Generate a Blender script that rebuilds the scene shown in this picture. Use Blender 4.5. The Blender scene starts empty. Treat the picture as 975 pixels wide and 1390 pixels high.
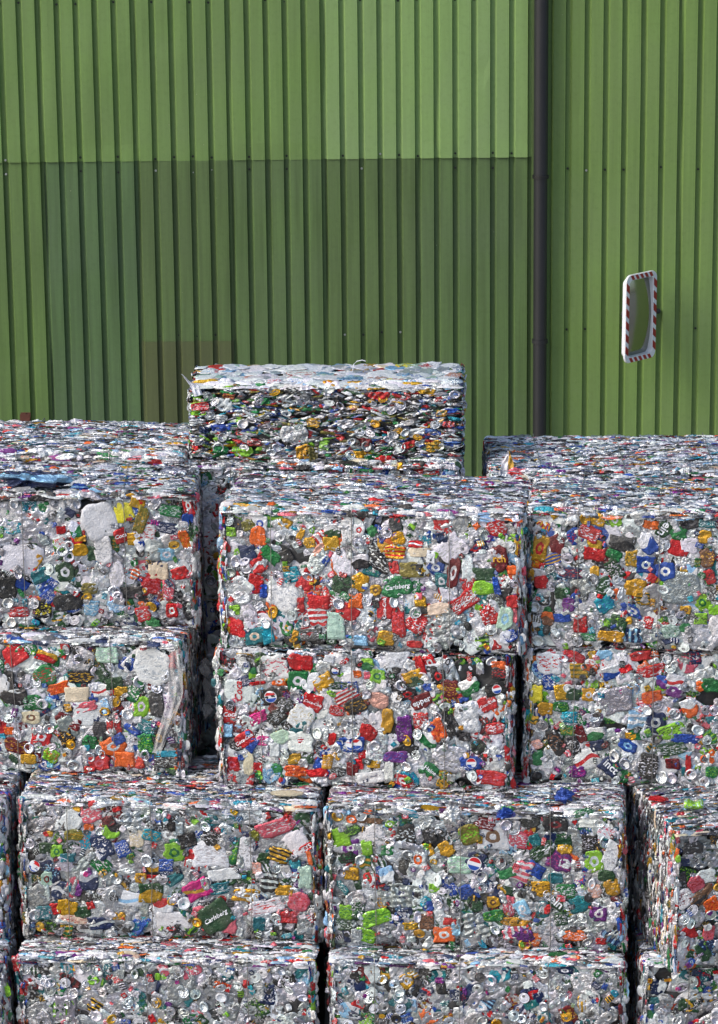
import bpy, math, random
import numpy as np
from mathutils import Vector, Matrix

random.seed(7)
RNG = np.random.default_rng(11)
C = bpy.context.scene.collection
PI = math.pi

# ------------------------------------------------------------------ camera
F = 4480.0                       # focal length in photograph pixels (975 wide)
CAM = Vector((0.0, -14.0, 6.4))
PITCH, ROLL = math.radians(15.2), math.radians(-0.6)
CR = Matrix.Rotation(PI / 2 - PITCH, 4, 'X') @ Matrix.Rotation(ROLL, 4, 'Z')
cd = bpy.data.cameras.new('camera')
cam = bpy.data.objects.new('camera', cd)
C.objects.link(cam)
cam.matrix_world = Matrix.Translation(CAM) @ CR
cd.sensor_fit = 'HORIZONTAL'
cd.sensor_width = 36.0
cd.lens = 36.0 * F / 975.0
cd.clip_start, cd.clip_end = 0.5, 3000.0
bpy.context.scene.camera = cam


def ray(px, py):
    return (CR.to_3x3() @ Vector(((px - 487.5) / F, -(py - 695.0) / F, -1.0))).normalized()


def on_z(px, py, z):
    d = ray(px, py)
    return CAM + d * ((z - CAM.z) / d.z)


def on_y(px, py, y):
    d = ray(px, py)
    return CAM + d * ((y - CAM.y) / d.y)


def on_plane(px, py, p0, n):
    d = ray(px, py)
    return CAM + d * ((p0 - CAM).dot(n) / d.dot(n))


# ------------------------------------------------------------------ object helpers
def link(o, parent=None):
    C.objects.link(o)
    if parent is not None:
        o.parent = parent
    return o


def tag(o, label=None, cat=None, group=None, kind=None):
    if label:
        o['label'] = label
    if cat:
        o['category'] = cat
    if group:
        o['group'] = group
    if kind:
        o['kind'] = kind
    return o


def empty(name, loc, rz=0.0):
    o = bpy.data.objects.new(name, None)
    o.empty_display_size = 0.2
    o.location = loc
    o.rotation_euler = (0, 0, rz)
    return link(o)


def mesh_obj(name, verts, faces, mat, parent=None, smooth=False):
    me = bpy.data.meshes.new(name)
    me.from_pydata([tuple(v) for v in verts], [], [tuple(f) for f in faces])
    me.materials.append(mat)
    if smooth:
        me.polygons.foreach_set('use_smooth', [True] * len(me.polygons))
    me.update()
    return link(bpy.data.objects.new(name, me), parent)


class MB:
    """collects simple solids into one mesh"""

    def __init__(s):
        s.v, s.f = [], []

    def add(s, vs, fs):
        o = len(s.v)
        s.v += [tuple(v) for v in vs]
        s.f += [tuple(i + o for i in f) for f in fs]

    def box(s, x0, x1, y0, y1, z0, z1):
        s.add([(x0, y0, z0), (x1, y0, z0), (x1, y1, z0), (x0, y1, z0),
               (x0, y0, z1), (x1, y0, z1), (x1, y1, z1), (x0, y1, z1)],
              [(0, 3, 2, 1), (4, 5, 6, 7), (0, 1, 5, 4), (1, 2, 6, 5), (2, 3, 7, 6), (3, 0, 4, 7)])

    def tube(s, pts, r, n=8, cap=True):
        pts = [Vector(p) for p in pts]
        rings = []
        for i, p in enumerate(pts):
            d = (pts[min(i + 1, len(pts) - 1)] - pts[max(i - 1, 0)]).normalized()
            a = Vector((0, 0, 1)) if abs(d.z) < 0.9 else Vector((1, 0, 0))
            u = d.cross(a).normalized()
            w = d.cross(u)
            rr = r[i] if isinstance(r, (list, tuple)) else r
            rings.append([p + (u * math.cos(2 * PI * k / n) + w * math.sin(2 * PI * k / n)) * rr for k in range(n)])
        vs = [v for g in rings for v in g]
        fs = []
        for i in range(len(pts) - 1):
            for k in range(n):
                fs.append((i * n + k, i * n + (k + 1) % n, (i + 1) * n + (k + 1) % n, (i + 1) * n + k))
        if cap:
            fs.append(tuple(range(n))[::-1])
            fs.append(tuple((len(pts) - 1) * n + k for k in range(n)))
        s.add(vs, fs)

    def build(s, name, mat, parent=None, smooth=False):
        return mesh_obj(name, s.v, s.f, mat, parent, smooth)


# ------------------------------------------------------------------ materials
def new_mat(name):
    m = bpy.data.materials.new(name)
    m.use_nodes = True
    nt = m.node_tree
    return m, nt, nt.nodes['Principled BSDF']


def N(nt, t, **kw):
    n = nt.nodes.new(t)
    for k, v in kw.items():
        if k in n.inputs:
            n.inputs[k].default_value = v
        else:
            setattr(n, k, v)
    return n


def mth(nt, op, a, b=None, c=None):
    n = nt.nodes.new('ShaderNodeMath')
    n.operation = op
    for i, x in enumerate((a, b, c)):
        if x is None:
            continue
        if isinstance(x, (int, float)):
            n.inputs[i].default_value = x
        else:
            nt.links.new(x, n.inputs[i])
    return n.outputs[0]


def mixc(nt, fac, a, b, blend='MIX'):
    n = nt.nodes.new('ShaderNodeMix')
    n.data_type = 'RGBA'
    n.blend_type = blend
    for sock, x in ((n.inputs[0], fac), (n.inputs[6], a), (n.inputs[7], b)):
        if isinstance(x, (int, float)):
            sock.default_value = x
        elif isinstance(x, tuple):
            sock.default_value = (*x, 1) if len(x) == 3 else x
        else:
            nt.links.new(x, sock)
    return n.outputs[2]


def can_material():
    m, nt, b = new_mat('crushed_can_metal')
    L = nt.links.new
    cA = N(nt, 'ShaderNodeAttribute', attribute_name='cA')
    cB = N(nt, 'ShaderNodeAttribute', attribute_name='cB')
    prm = N(nt, 'ShaderNodeAttribute', attribute_name='prm')
    loc = N(nt, 'ShaderNodeAttribute', attribute_name='loc')
    sp = N(nt, 'ShaderNodeSeparateXYZ')
    L(prm.outputs['Vector'], sp.inputs[0])
    des, rough, wear = sp.outputs
    sl = N(nt, 'ShaderNodeSeparateXYZ')
    L(loc.outputs['Vector'], sl.inputs[0])
    u, v, sd = sl.outputs
    # small lettering-like marks
    cb = N(nt, 'ShaderNodeCombineXYZ')
    L(mth(nt, 'MULTIPLY', u, 2.2), cb.inputs[0])
    L(mth(nt, 'MULTIPLY', v, 4.5), cb.inputs[1])
    L(mth(nt, 'MULTIPLY', sd, 37.0), cb.inputs[2])
    n1 = N(nt, 'ShaderNodeTexNoise', Scale=1.6, Detail=1.5)
    L(cb.outputs[0], n1.inputs['Vector'])
    marks = mth(nt, 'GREATER_THAN', n1.outputs[0], 0.57)
    marks = mth(nt, 'MULTIPLY', marks, mth(nt, 'LESS_THAN', mth(nt, 'ABSOLUTE', v), 0.68))
    wav = mth(nt, 'MULTIPLY', mth(nt, 'SINE', mth(nt, 'ADD', mth(nt, 'MULTIPLY', u, 2.4), mth(nt, 'MULTIPLY', sd, 9.0))), 0.28)
    band = mth(nt, 'LESS_THAN', mth(nt, 'ABSOLUTE', mth(nt, 'ADD', v, wav)), 0.2)
    rr = mth(nt, 'SQRT', mth(nt, 'ADD', mth(nt, 'MULTIPLY', u, u), mth(nt, 'MULTIPLY', v, v)))
    circ = mth(nt, 'LESS_THAN', mth(nt, 'ABSOLUTE', mth(nt, 'SUBTRACT', rr, 0.36)), 0.13)
    strp = mth(nt, 'GREATER_THAN', mth(nt, 'SINE', mth(nt, 'MULTIPLY', v, 11.0)), 0.25)
    half = mth(nt, 'GREATER_THAN', mth(nt, 'ADD', v, wav), 0.12)
    # lid: dark opening and tab
    ux = mth(nt, 'MULTIPLY', u, u)
    vy = mth(nt, 'SUBTRACT', v, 0.36)
    opening = mth(nt, 'LESS_THAN', mth(nt, 'ADD', mth(nt, 'MULTIPLY', ux, 10.0), mth(nt, 'MULTIPLY', mth(nt, 'MULTIPLY', vy, vy), 16.0)), 1.0)
    fac = None
    for i, f in ((1, marks), (2, band), (3, circ), (4, strp), (5, half), (6, opening)):
        t = mth(nt, 'MULTIPLY', mth(nt, 'COMPARE', des, float(i), 0.4), f)
        fac = t if fac is None else mth(nt, 'ADD', fac, t)
    col = mixc(nt, fac, cA.outputs['Color'], cB.outputs['Color'])
    # worn and scraped bare metal
    geo = N(nt, 'ShaderNodeNewGeometry')
    n2 = N(nt, 'ShaderNodeTexNoise', Scale=60.0, Detail=4.0, Roughness=0.6)
    L(geo.outputs['Position'], n2.inputs['Vector'])
    scr = mth(nt, 'MULTIPLY', mth(nt, 'SUBTRACT', n2.outputs[0], mth(nt, 'SUBTRACT', 0.66, mth(nt, 'MULTIPLY', wear, 0.12))), 14.0)
    scr = mth(nt, 'MINIMUM', mth(nt, 'MAXIMUM', scr, 0.0), 0.85)
    col = mixc(nt, scr, col, (0.62, 0.63, 0.65))
    # grime in patches
    n3 = N(nt, 'ShaderNodeTexNoise', Scale=9.0, Detail=5.0, Roughness=0.6)
    L(geo.outputs['Position'], n3.inputs['Vector'])
    gr = N(nt, 'ShaderNodeMapRange')
    gr.inputs[1].default_value, gr.inputs[2].default_value = 0.35, 0.75
    gr.inputs[3].default_value, gr.inputs[4].default_value = 0.0, 0.35
    L(n3.outputs[0], gr.inputs[0])
    col = mixc(nt, gr.outputs[0], col, (0.16, 0.15, 0.13), 'MIX')
    L(col, b.inputs['Base Color'])
    met = mth(nt, 'MAXIMUM', cA.outputs['Alpha'], scr)
    L(met, b.inputs['Metallic'])
    L(mth(nt, 'ADD', rough, mth(nt, 'MULTIPLY', gr.outputs[0], 0.4)), b.inputs['Roughness'])
    # crumple
    vo = N(nt, 'ShaderNodeTexVoronoi', Scale=44.0, feature='F1')
    vo.inputs['Randomness'].default_value = 1.0
    n4 = N(nt, 'ShaderNodeTexNoise', Scale=60.0, Detail=3.0, Distortion=1.0)
    L(geo.outputs['Position'], n4.inputs['Vector'])
    wv = N(nt, 'ShaderNodeVectorMath', operation='ADD')
    L(geo.outputs['Position'], wv.inputs[0])
    sc = N(nt, 'ShaderNodeVectorMath', operation='SCALE')
    sc.inputs['Scale'].default_value = 0.012
    L(n4.outputs[1], sc.inputs[0])
    L(sc.outputs[0], wv.inputs[1])
    L(wv.outputs[0], vo.inputs['Vector'])
    n5 = N(nt, 'ShaderNodeTexNoise', Scale=36.0, Detail=3.0, Distortion=2.2)
    L(geo.outputs['Position'], n5.inputs['Vector'])
    crease = mth(nt, 'MINIMUM', mth(nt, 'MULTIPLY', mth(nt, 'ABSOLUTE', mth(nt, 'SUBTRACT', n5.outputs[0], 0.5)), 5.0), 0.6)
    hh = mth(nt, 'ADD', mth(nt, 'ADD', vo.outputs['Distance'], crease), mth(nt, 'MULTIPLY', n4.outputs[0], 0.5))
    bp = N(nt, 'ShaderNodeBump', Strength=0.45, Distance=0.006)
    L(hh, bp.inputs['Height'])
    L(bp.outputs[0], b.inputs['Normal'])
    return m


def plain(name, col, rough=0.5, metal=0.0, bump=0.0, bscale=40.0, var=0.0, vscale=3.0):
    m, nt, b = new_mat(name)
    b.inputs['Roughness'].default_value = rough
    b.inputs['Metallic'].default_value = metal
    L = nt.links.new
    geo = N(nt, 'ShaderNodeTexCoord')
    n = N(nt, 'ShaderNodeTexNoise', Scale=vscale, Detail=6.0, Roughness=0.6)
    L(geo.outputs['Object'], n.inputs['Vector'])
    mr = N(nt, 'ShaderNodeMapRange')
    mr.inputs[1].default_value, mr.inputs[2].default_value = 0.3, 0.7
    mr.inputs[3].default_value, mr.inputs[4].default_value = 0.0, var
    L(n.outputs[0], mr.inputs[0])
    L(mixc(nt, mr.outputs[0], col, tuple(c * 0.35 for c in col)), b.inputs['Base Color'])
    if bump:
        n2 = N(nt, 'ShaderNodeTexNoise', Scale=bscale, Detail=4.0)
        L(geo.outputs['Object'], n2.inputs['Vector'])
        bp = N(nt, 'ShaderNodeBump', Strength=bump, Distance=0.004)
        L(n2.outputs[0], bp.inputs['Height'])
        L(bp.outputs[0], b.inputs['Normal'])
    return m


def cladding_material(name, col, grime=0.35, lichen=0.0):
    m, nt, b = new_mat(name)
    L = nt.links.new
    tc = N(nt, 'ShaderNodeTexCoord')
    # vertical run-down streaks
    mp = N(nt, 'ShaderNodeMapping')
    mp.inputs['Scale'].default_value = (9.0, 1.0, 0.35)
    L(tc.outputs['Object'], mp.inputs[0])
    n1 = N(nt, 'ShaderNodeTexNoise', Scale=2.2, Detail=7.0, Roughness=0.62)
    L(mp.outputs[0], n1.inputs['Vector'])
    n2 = N(nt, 'ShaderNodeTexNoise', Scale=1.3, Detail=6.0, Roughness=0.6)
    L(tc.outputs['Object'], n2.inputs['Vector'])
    n3 = N(nt, 'ShaderNodeTexNoise', Scale=26.0, Detail=5.0, Roughness=0.7)
    L(tc.outputs['Object'], n3.inputs['Vector'])

    def mr(x, a, bb, c, d):
        n = N(nt, 'ShaderNodeMapRange')
        for i, t in enumerate((a, bb, c, d)):
            n.inputs[i + 1].default_value = t
        L(x, n.inputs[0])
        return n.outputs[0]
    c1 = mixc(nt, mr(n1.outputs[0], 0.38, 0.68, 0.0, grime * 1.3), col, tuple(c * 0.5 for c in col))
    c2 = mixc(nt, mr(n2.outputs[0], 0.4, 0.75, 0.0, 0.6), c1, (col[0] * .95, col[1] * .82, col[2] * 1.25))
    c3 = mixc(nt, mr(n3.outputs[0], 0.5, 0.8, 0.0, 0.45), c2, tuple(c * .62 for c in col))
    sp = N(nt, 'ShaderNodeTexVoronoi', Scale=7.0)
    L(tc.outputs['Object'], sp.inputs['Vector'])
    spot = mr(sp.outputs['Distance'], 0.018, 0.026, 0.55, 0.0)
    c4 = mixc(nt, spot, c3, (0.42, 0.45, 0.30))
    L(c4, b.inputs['Base Color'])
    b.inputs['Roughness'].default_value = 0.5
    L(mr(n3.outputs[0], 0.3, 0.7, 0.42, 0.66), b.inputs['Roughness'])
    b.inputs['Specular IOR Level'].default_value = 0.35
    bp = N(nt, 'ShaderNodeBump', Strength=0.12, Distance=0.003)
    L(n3.outputs[0], bp.inputs['Height'])
    L(bp.outputs[0], b.inputs['Normal'])
    return m


M_CAN = can_material()
M_WIRE = plain('wire_steel', (0.33, 0.32, 0.31), 0.45, 0.9)
M_PIPE = plain('pipe_paint', (0.014, 0.015, 0.019), 0.5, 0.0, 0.2, 30, 0.3, 5)
M_WHITE = plain('white_plastic', (0.72, 0.75, 0.80), 0.35, 0.0, 0.0, 30, 0.12, 9)
M_RED = plain('red_reflective', (0.30, 0.012, 0.014), 0.4, 0.0, 0, 30, 0.1, 20)
M_SCREW = plain('screw_head', (0.02, 0.022, 0.02), 0.5, 0.3)
M_SCREWL = plain('bare_screw_head', (0.6, 0.62, 0.6), 0.35, 0.8)
M_RUST = plain('rusty_steel', (0.11, 0.035, 0.022), 0.8, 0.0, 0.4, 40, 0.5, 12)
M_GROUND = plain('concrete_yard', (0.30, 0.295, 0.285), 0.85, 0.0, 0.3, 14, 0.45, 0.6)
M_ROOF = plain('roof_sheet', (0.18, 0.19, 0.19), 0.6, 0.2)
M_INNER = plain('bale_core', (0.06, 0.06, 0.062), 0.5, 0.5, 0.6, 30, 0.5, 20)

mm, nt_, b_ = new_mat('convex_mirror')
b_.inputs['Base Color'].default_value = (0.30, 0.31, 0.27, 1)
b_.inputs['Metallic'].default_value = 1.0
b_.inputs['Roughness'].default_value = 0.12
M_MIRROR = mm

mm, nt_, b_ = new_mat('clear_film')
b_.inputs['Base Color'].default_value = (0.62, 0.62, 0.62, 1)
b_.inputs['Roughness'].default_value = 0.12
b_.inputs['Alpha'].default_value = 0.30
M_FILM = mm

# ------------------------------------------------------------------ colours
PAL = {  # real-world base colours, metallic
    'R': ((0.50, 0.012, 0.018), .25), 'O': ((0.72, 0.13, 0.02), .25), 'Y': ((0.60, 0.33, 0.025), .5),
    'y': ((0.72, 0.66, 0.03), .15), 'G': ((0.012, 0.17, 0.05), .3), 'g': ((0.02, 0.07, 0.03), .3),
    'L': ((0.22, 0.50, 0.03), .3), 'B': ((0.015, 0.07, 0.36), .3), 'N': ((0.014, 0.03, 0.10), .3),
    'T': ((0.012, 0.30, 0.42), .3), 't': ((0.01, 0.15, 0.18), .3), 'K': ((0.018, 0.018, 0.022), .2),
    'k': ((0.08, 0.08, 0.085), .4), 'W': ((0.72, 0.75, 0.80), .15), 'S': ((0.70, 0.73, 0.78), .94),
    's': ((0.42, 0.44, 0.47), .92), 'P': ((0.62, 0.11, 0.16), .25), 'Q': ((0.60, 0.02, 0.22), .2),
    'U': ((0.14, 0.02, 0.20), .25), 'M': ((0.16, 0.012, 0.018), .25), 'C': ((0.45, 0.66, 0.55), .2),
    'b': ((0.25, 0.48, 0.72), .25), 'c': ((0.66, 0.56, 0.42), .1), 'o': ((0.22, 0.20, 0.04), .4),
    'n': ((0.17, 0.08, 0.04), .3), 'p': ((0.70, 0.36, 0.30), .2),
}
SILV = ['S', 'S', 'S', 's', 'W']


def pal(code, jit=0.12):
    c, m = PAL[code]
    k = 1 + random.uniform(-jit, jit)
    if code not in 'WSsyc':
        m = min(.8, m + random.choice([.1, .3, .4]))
    return tuple(min(0.85, max(0.004, x * k * (1 + random.uniform(-.06, .06)))) for x in c) + (m,)


def second(code):
    ch = {'R': 'WWSWR', 'G': 'WWLSY', 'g': 'YLWS', 'L': 'GWKg', 'B': 'WWRSb', 'N': 'WSRb', 'K': 'WSRYkW',
          'k': 'WSK', 'Y': 'KgWRS', 'W': 'sssSbRB', 'S': 'Wssss', 's': 'SSW', 'O': 'WWRY', 'P': 'WWSR',
          'T': 'WBS', 't': 'WGS', 'C': 'WGS', 'U': 'WQS', 'M': 'WYK', 'Q': 'WS', 'b': 'WBS', 'c': 'nRW',
          'o': 'YK', 'n': 'YOK', 'y': 'TGK', 'p': 'WS'}[code]
    return random.choice(ch)


# ------------------------------------------------------------------ crumpled sheets of can metal
def grid_template(n, m):
    a, b = np.meshgrid(np.linspace(-1, 1, n), np.linspace(-1, 1, m))
    q = np.stack([a.ravel(), b.ravel()], 1)
    f = []
    for j in range(m - 1):
        for i in range(n - 1):
            f.append((j * n + i, j * n + i + 1, (j + 1) * n + i + 1, (j + 1) * n + i))
    return q, np.array(f, dtype=np.int32)


def polar_template(radii, seg):
    q, f = [], []
    for r in radii:
        for k in range(seg):
            q.append((r * math.cos(2 * PI * k / seg), r * math.sin(2 * PI * k / seg)))
    for i in range(len(radii) - 1):
        for k in range(seg):
            f.append((i * seg + k, (i + 1) * seg + k, (i + 1) * seg + (k + 1) % seg, i * seg + (k + 1) % seg))
    return np.array(q), np.array(f, dtype=np.int32)


def rim_grid(n, rim=.955):
    q, f = grid_template(n, n)
    k = (n - 3) / (n - 1)
    def wp(x):
        return np.where(np.abs(x) > k + 1e-6, np.sign(x), x / k * rim)
    return np.stack([wp(q[:, 0]), wp(q[:, 1])], 1), f


T_SHEET = rim_grid(13)
T_BIG = rim_grid(26, .985)
T_STRIP = grid_template(9, 4)
T_LID = polar_template([0.02, 0.3, 0.55, 0.72, 0.80, 0.88, 0.95, 1.0], 22)


class Piece:
    """one crushed can, lid or torn sheet: local (u, v, height) in metres, on a face frame"""
    __slots__ = ('tpl', 'cu', 'cv', 'w', 'h', 'ang', 'rnd', 'amp', 'lift', 'tilt', 'cA', 'cB', 'prm',
                 'waves', 'out', 'fold', 'kind', 'seed', 'arch', 'extra', 'area')

    def __init__(s, tpl, cu, cv, w, h, ang, cA, cB, des, kind, amp=0.0016, lift=0.0, tilt=(0, 0), rnd=0.5,
                 rough=0.33, wear=0.4, arch=0.0, nw=6, lam=(0.018, 0.06)):
        s.tpl, s.cu, s.cv, s.w, s.h, s.ang = tpl, cu, cv, w, h, ang
        s.cA, s.cB, s.prm, s.kind = cA, cB, (des, rough, wear), kind
        s.amp, s.lift, s.tilt, s.rnd, s.arch = amp, lift, tilt, rnd, arch
        s.seed = random.random()
        s.extra = None
        s.area = w * h
        th = RNG.uniform(0, PI, nw)
        k = 2 * PI / RNG.uniform(lam[0], lam[1], nw)
        s.waves = (k * np.cos(th), k * np.sin(th), RNG.uniform(0, 2 * PI, nw), RNG.uniform(0.5, 1.3, nw))
        s.out = (RNG.uniform(0, 2 * PI, 6), RNG.uniform(-.06, .06, 6))
        s.fold = [(RNG.uniform(0, PI), RNG.uniform(-.012, .012), RNG.uniform(-.05, .07)) for _ in range(2)]

    def height(s, x, y, q):
        kx, ky, ph, a = s.waves
        z = np.zeros(len(x))
        for i in range(len(kx)):
            t = np.sin(kx[i] * x + ky[i] * y + ph[i])
            z += a[i] * s.amp * ((1 - 2 * np.abs(t)) if i % 2 else t)
        r2 = q[:, 0] ** 2 + q[:, 1] ** 2
        if s.kind == 'lid':
            r = np.sqrt(r2)
            R = s.w / 2
            z = z * 0.5 + np.interp(r, [0, .55, .72, .80, .88, .95, 1.0], [0, 0, .0, -.10, .06, .09, -.06]) * R
            tab = (np.abs(q[:, 0]) < .22) & (q[:, 1] < .2) & (q[:, 1] > -.45)
            z += tab * 0.0016
        elif s.kind == 'base':
            r = np.sqrt(r2)
            R = s.w / 2
            z = z * 0.5 + np.interp(r, [0, .3, .55, .72, .80, .88, 1.0], [-.24, -.2, -.1, .08, .12, .06, -.12]) * R
        elif s.kind == 'strip':
            z += s.arch * (1 - q[:, 1] ** 2) - 0.006 * q[:, 0] ** 6
        else:
            mx = np.maximum(np.abs(q[:, 0]), np.abs(q[:, 1]))
            z = np.where(mx > .99, z * .3 - .0035, z)
            # one or two hard folds across the flattened can
            for i in range(2):
                t = (x * math.cos(s.fold[i][0]) + y * math.sin(s.fold[i][0]) - s.fold[i][1])
                z -= np.abs(t) * s.fold[i][2]
        return z

    def hold(s, a, b, over=.004):
        """keep the piece inside a face of half size a x b"""
        ca, sa = abs(math.cos(s.ang)), abs(math.sin(s.ang))
        ex, ey = (s.w * ca + s.h * sa) / 2, (s.w * sa + s.h * ca) / 2
        mx, my = max(0, a + over - ex), max(0, b + over - ey)
        s.cu = max(-mx, min(mx, s.cu))
        s.cv = max(-my, min(my, s.cv))
        return s

    def coords(s):
        q = s.tpl[0]
        if s.kind in ('lid', 'base'):
            p = q.copy()
        else:
            x, y = q[:, 0], q[:, 1]
            dx = x * np.sqrt(1 - y * y / 2)
            dy = y * np.sqrt(1 - x * x / 2)
            p = np.stack([x + (dx - x) * s.rnd, y + (dy - y) * s.rnd], 1)
        th = np.arctan2(p[:, 1], p[:, 0])
        e = 1 + sum(s.out[1][i] * np.sin((i + 2) * th + s.out[0][i]) for i in range(6)) * (0.3 if s.kind in ('lid', 'base') else 1.0)
        x, y = p[:, 0] * e * s.w / 2, p[:, 1] * e * s.h / 2
        z = s.height(x, y, q)
        return s.place(x, y, z)

    def place(s, x, y, z):
        z = z + s.lift + x * s.tilt[0] + y * s.tilt[1]
        ca, sa = math.cos(s.ang), math.sin(s.ang)
        return np.stack([s.cu + x * ca - y * sa, s.cv + x * sa + y * ca, z], 1)


def set_attrs(me, cA, cB, prm, loc):
    for nm, d, typ, key in (('cA', cA, 'FLOAT_COLOR', 'color'), ('cB', cB, 'FLOAT_COLOR', 'color'),
                            ('prm', prm, 'FLOAT_VECTOR', 'vector'), ('loc', loc, 'FLOAT_VECTOR', 'vector')):
        at = me.attributes.new(nm, typ, 'POINT')
        at.data.foreach_set(key, np.ascontiguousarray(d, dtype=np.float32).ravel())


def pieces_mesh(name, items, parent, thick=False):
    """items: list of (Piece, frame); frame = 3x4 matrix face -> bale space"""
    vs, fs, A, B, P, Lc = [], [], [], [], [], []
    off = 0
    for p, fr in items:
        c = p.coords()
        w = c @ fr[:, :3].T + fr[:, 3]
        n = len(w)
        vs.append(w)
        fs.append(p.tpl[1] + off)
        A.append(np.tile(p.cA, (n, 1)))
        B.append(np.tile(p.cB, (n, 1)))
        P.append(np.tile(p.prm, (n, 1)))
        q = p.tpl[0]
        Lc.append(np.column_stack([q[:, 0], q[:, 1], np.full(n, p.seed)]))
        off += n
    V = warp(np.concatenate(vs))
    Fc = np.concatenate(fs)
    me = bpy.data.meshes.new(name)
    me.vertices.add(len(V))
    me.vertices.foreach_set('co', V.astype(np.float32).ravel())
    me.loops.add(Fc.size)
    me.loops.foreach_set('vertex_index', Fc.ravel().astype(np.int32))
    me.polygons.add(len(Fc))
    me.polygons.foreach_set('loop_start', np.arange(0, Fc.size, 4, dtype=np.int32))
    me.update(calc_edges=True)
    set_attrs(me, np.concatenate(A), np.concatenate(B), np.concatenate(P), np.concatenate(Lc))
    me.materials.append(M_CAN)
    return link(bpy.data.objects.new(name, me), parent)


def text_polys(s, size, shear=0.0, bold=0.0):
    cu = bpy.data.curves.new('lettering', 'FONT')
    cu.body = s
    cu.size = size
    cu.shear = shear
    cu.offset = bold
    cu.align_x = 'CENTER'
    cu.align_y = 'CENTER'
    cu.resolution_u = 2
    ob = bpy.data.objects.new('lettering', cu)
    C.objects.link(ob)
    bpy.context.view_layer.update()
    me = ob.to_mesh()
    v = np.array([tuple(x.co) for x in me.vertices])
    f = [tuple(p.vertices) for p in me.polygons]
    ob.to_mesh_clear()
    bpy.data.objects.remove(ob)
    bpy.data.curves.remove(cu)
    return v, f


INK = {}


def ink(code):
    if code not in INK:
        c, m = PAL[code]
        INK[code] = plain('print_' + {'W': 'white', 'R': 'red', 'B': 'blue', 'K': 'black', 'Y': 'gold', 'N': 'navy', 'G': 'green'}[code],
                          tuple(c), 0.4, 0.1)
    return INK[code]


def drape(name, v2, faces, piece, fr, mat, parent, up=0.0028):
    x, y = v2[:, 0], v2[:, 1]
    q = np.zeros((len(x), 2))
    kx, ky, ph, a = piece.waves
    z = piece.height(x, y, q) if piece.kind not in ('lid', 'base') else np.zeros(len(x))
    c = piece.place(x, y, z + up)
    w = warp(c @ fr[:, :3].T + fr[:, 3])
    return mesh_obj(name, w, faces, mat, parent)


def disc_poly(cx, cy, r, a0=0.0, a1=2 * PI, n=20):
    v = [(cx + r * math.cos(a0 + (a1 - a0) * k / n), cy + r * math.sin(a0 + (a1 - a0) * k / n)) for k in range(n + (a1 - a0 < 6.2))]
    return np.array(v), [tuple(range(len(v)))]


# ------------------------------------------------------------------ bale
WARP = None


def set_warp(w, d, h):
    global WARP
    r = np.random.default_rng(random.randrange(10 ** 6))
    WARP = (h, [(r.uniform(-1, 1, 3) * np.array([5.0, 4.0, 7.0]), r.uniform(0, 6.3), r.uniform(-1, 1, 3) * np.array([.004, .007, .005])) for _ in range(6)])


def warp(V):
    """a pressed bale is never a true block: slow bulges, sagging edges"""
    if WARP is None:
        return V
    h, ws = WARP
    V = np.asarray(V, float).copy()
    D = np.zeros_like(V)
    for k, ph, a in ws:
        D += np.sin(V @ k + ph)[:, None] * a
    D[:, 2] *= np.clip(V[:, 2] / (h * .4), 0, 1)
    return V + D


def frame_np(o, U, V, Nn):
    return np.column_stack([U, V, Nn, o]).astype(float)


RAND_PAL = list('SSSSSSSSSSSssssssWWWWWWW') + list('RRRYOGGgBBKKKkNTtLgMPb')
STRIP_PAL = list('SSSSSSSSSSSSSSSsssssssWWWWWWWWWkkkkKK') + list('RYGBOTPUbcN')


def body_mesh(w, d, h, parent, ins=0.016):
    # six displaced grids of a slightly inset block
    rng = np.random.default_rng(random.randrange(10 ** 6))
    items = []
    V, Fq = [], []
    off = 0
    hw, hd, hh = w / 2 - ins, d / 2 - ins, h / 2 - ins
    faces = [((1, 0, 0), (0, 0, 1), (0, -1, 0), hw, hh, hd), ((-1, 0, 0), (0, 0, 1), (0, 1, 0), hw, hh, hd),
             ((0, 1, 0), (0, 0, 1), (1, 0, 0), hd, hh, hw), ((0, -1, 0), (0, 0, 1), (-1, 0, 0), hd, hh, hw),
             ((1, 0, 0), (0, 1, 0), (0, 0, 1), hw, hd, hh), ((1, 0, 0), (0, -1, 0), (0, 0, -1), hw, hd, hh)]
    for U, Vv, Nn, a, b, c in faces:
        n, m = max(8, int(a * 60)), max(8, int(b * 60))
        q, f = grid_template(n, m)
        P = np.outer(q[:, 0] * a, U) + np.outer(q[:, 1] * b, Vv) + np.outer(np.full(len(q), c), Nn)
        V.append(P)
        Fq.append(f + off)
        off += len(q)
    V = np.concatenate(V)
    Fq = np.concatenate(Fq)
    D = np.zeros_like(V)
    for i in range(14):
        k = rng.normal(size=3)
        k = k / np.linalg.norm(k) * 2 * PI / rng.uniform(0.05, 0.35)
        dr = rng.normal(size=3)
        D += np.outer(np.sin(V @ k + rng.uniform(0, 6.3)), dr) * 0.0022
    # round the corners
    lim = np.array([hw, hd, hh])
    r = 0.05
    core = np.clip(V, -(lim - r), lim - r)
    dlt = V - core
    ln = np.linalg.norm(dlt, axis=1, keepdims=True)
    V = core + dlt / np.maximum(ln, 1e-6) * np.minimum(ln, r) + D
    V[:, 2] += h / 2
    V = warp(V)
    o = mesh_obj('body', V, Fq, M_INNER, parent)
    return o


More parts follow.
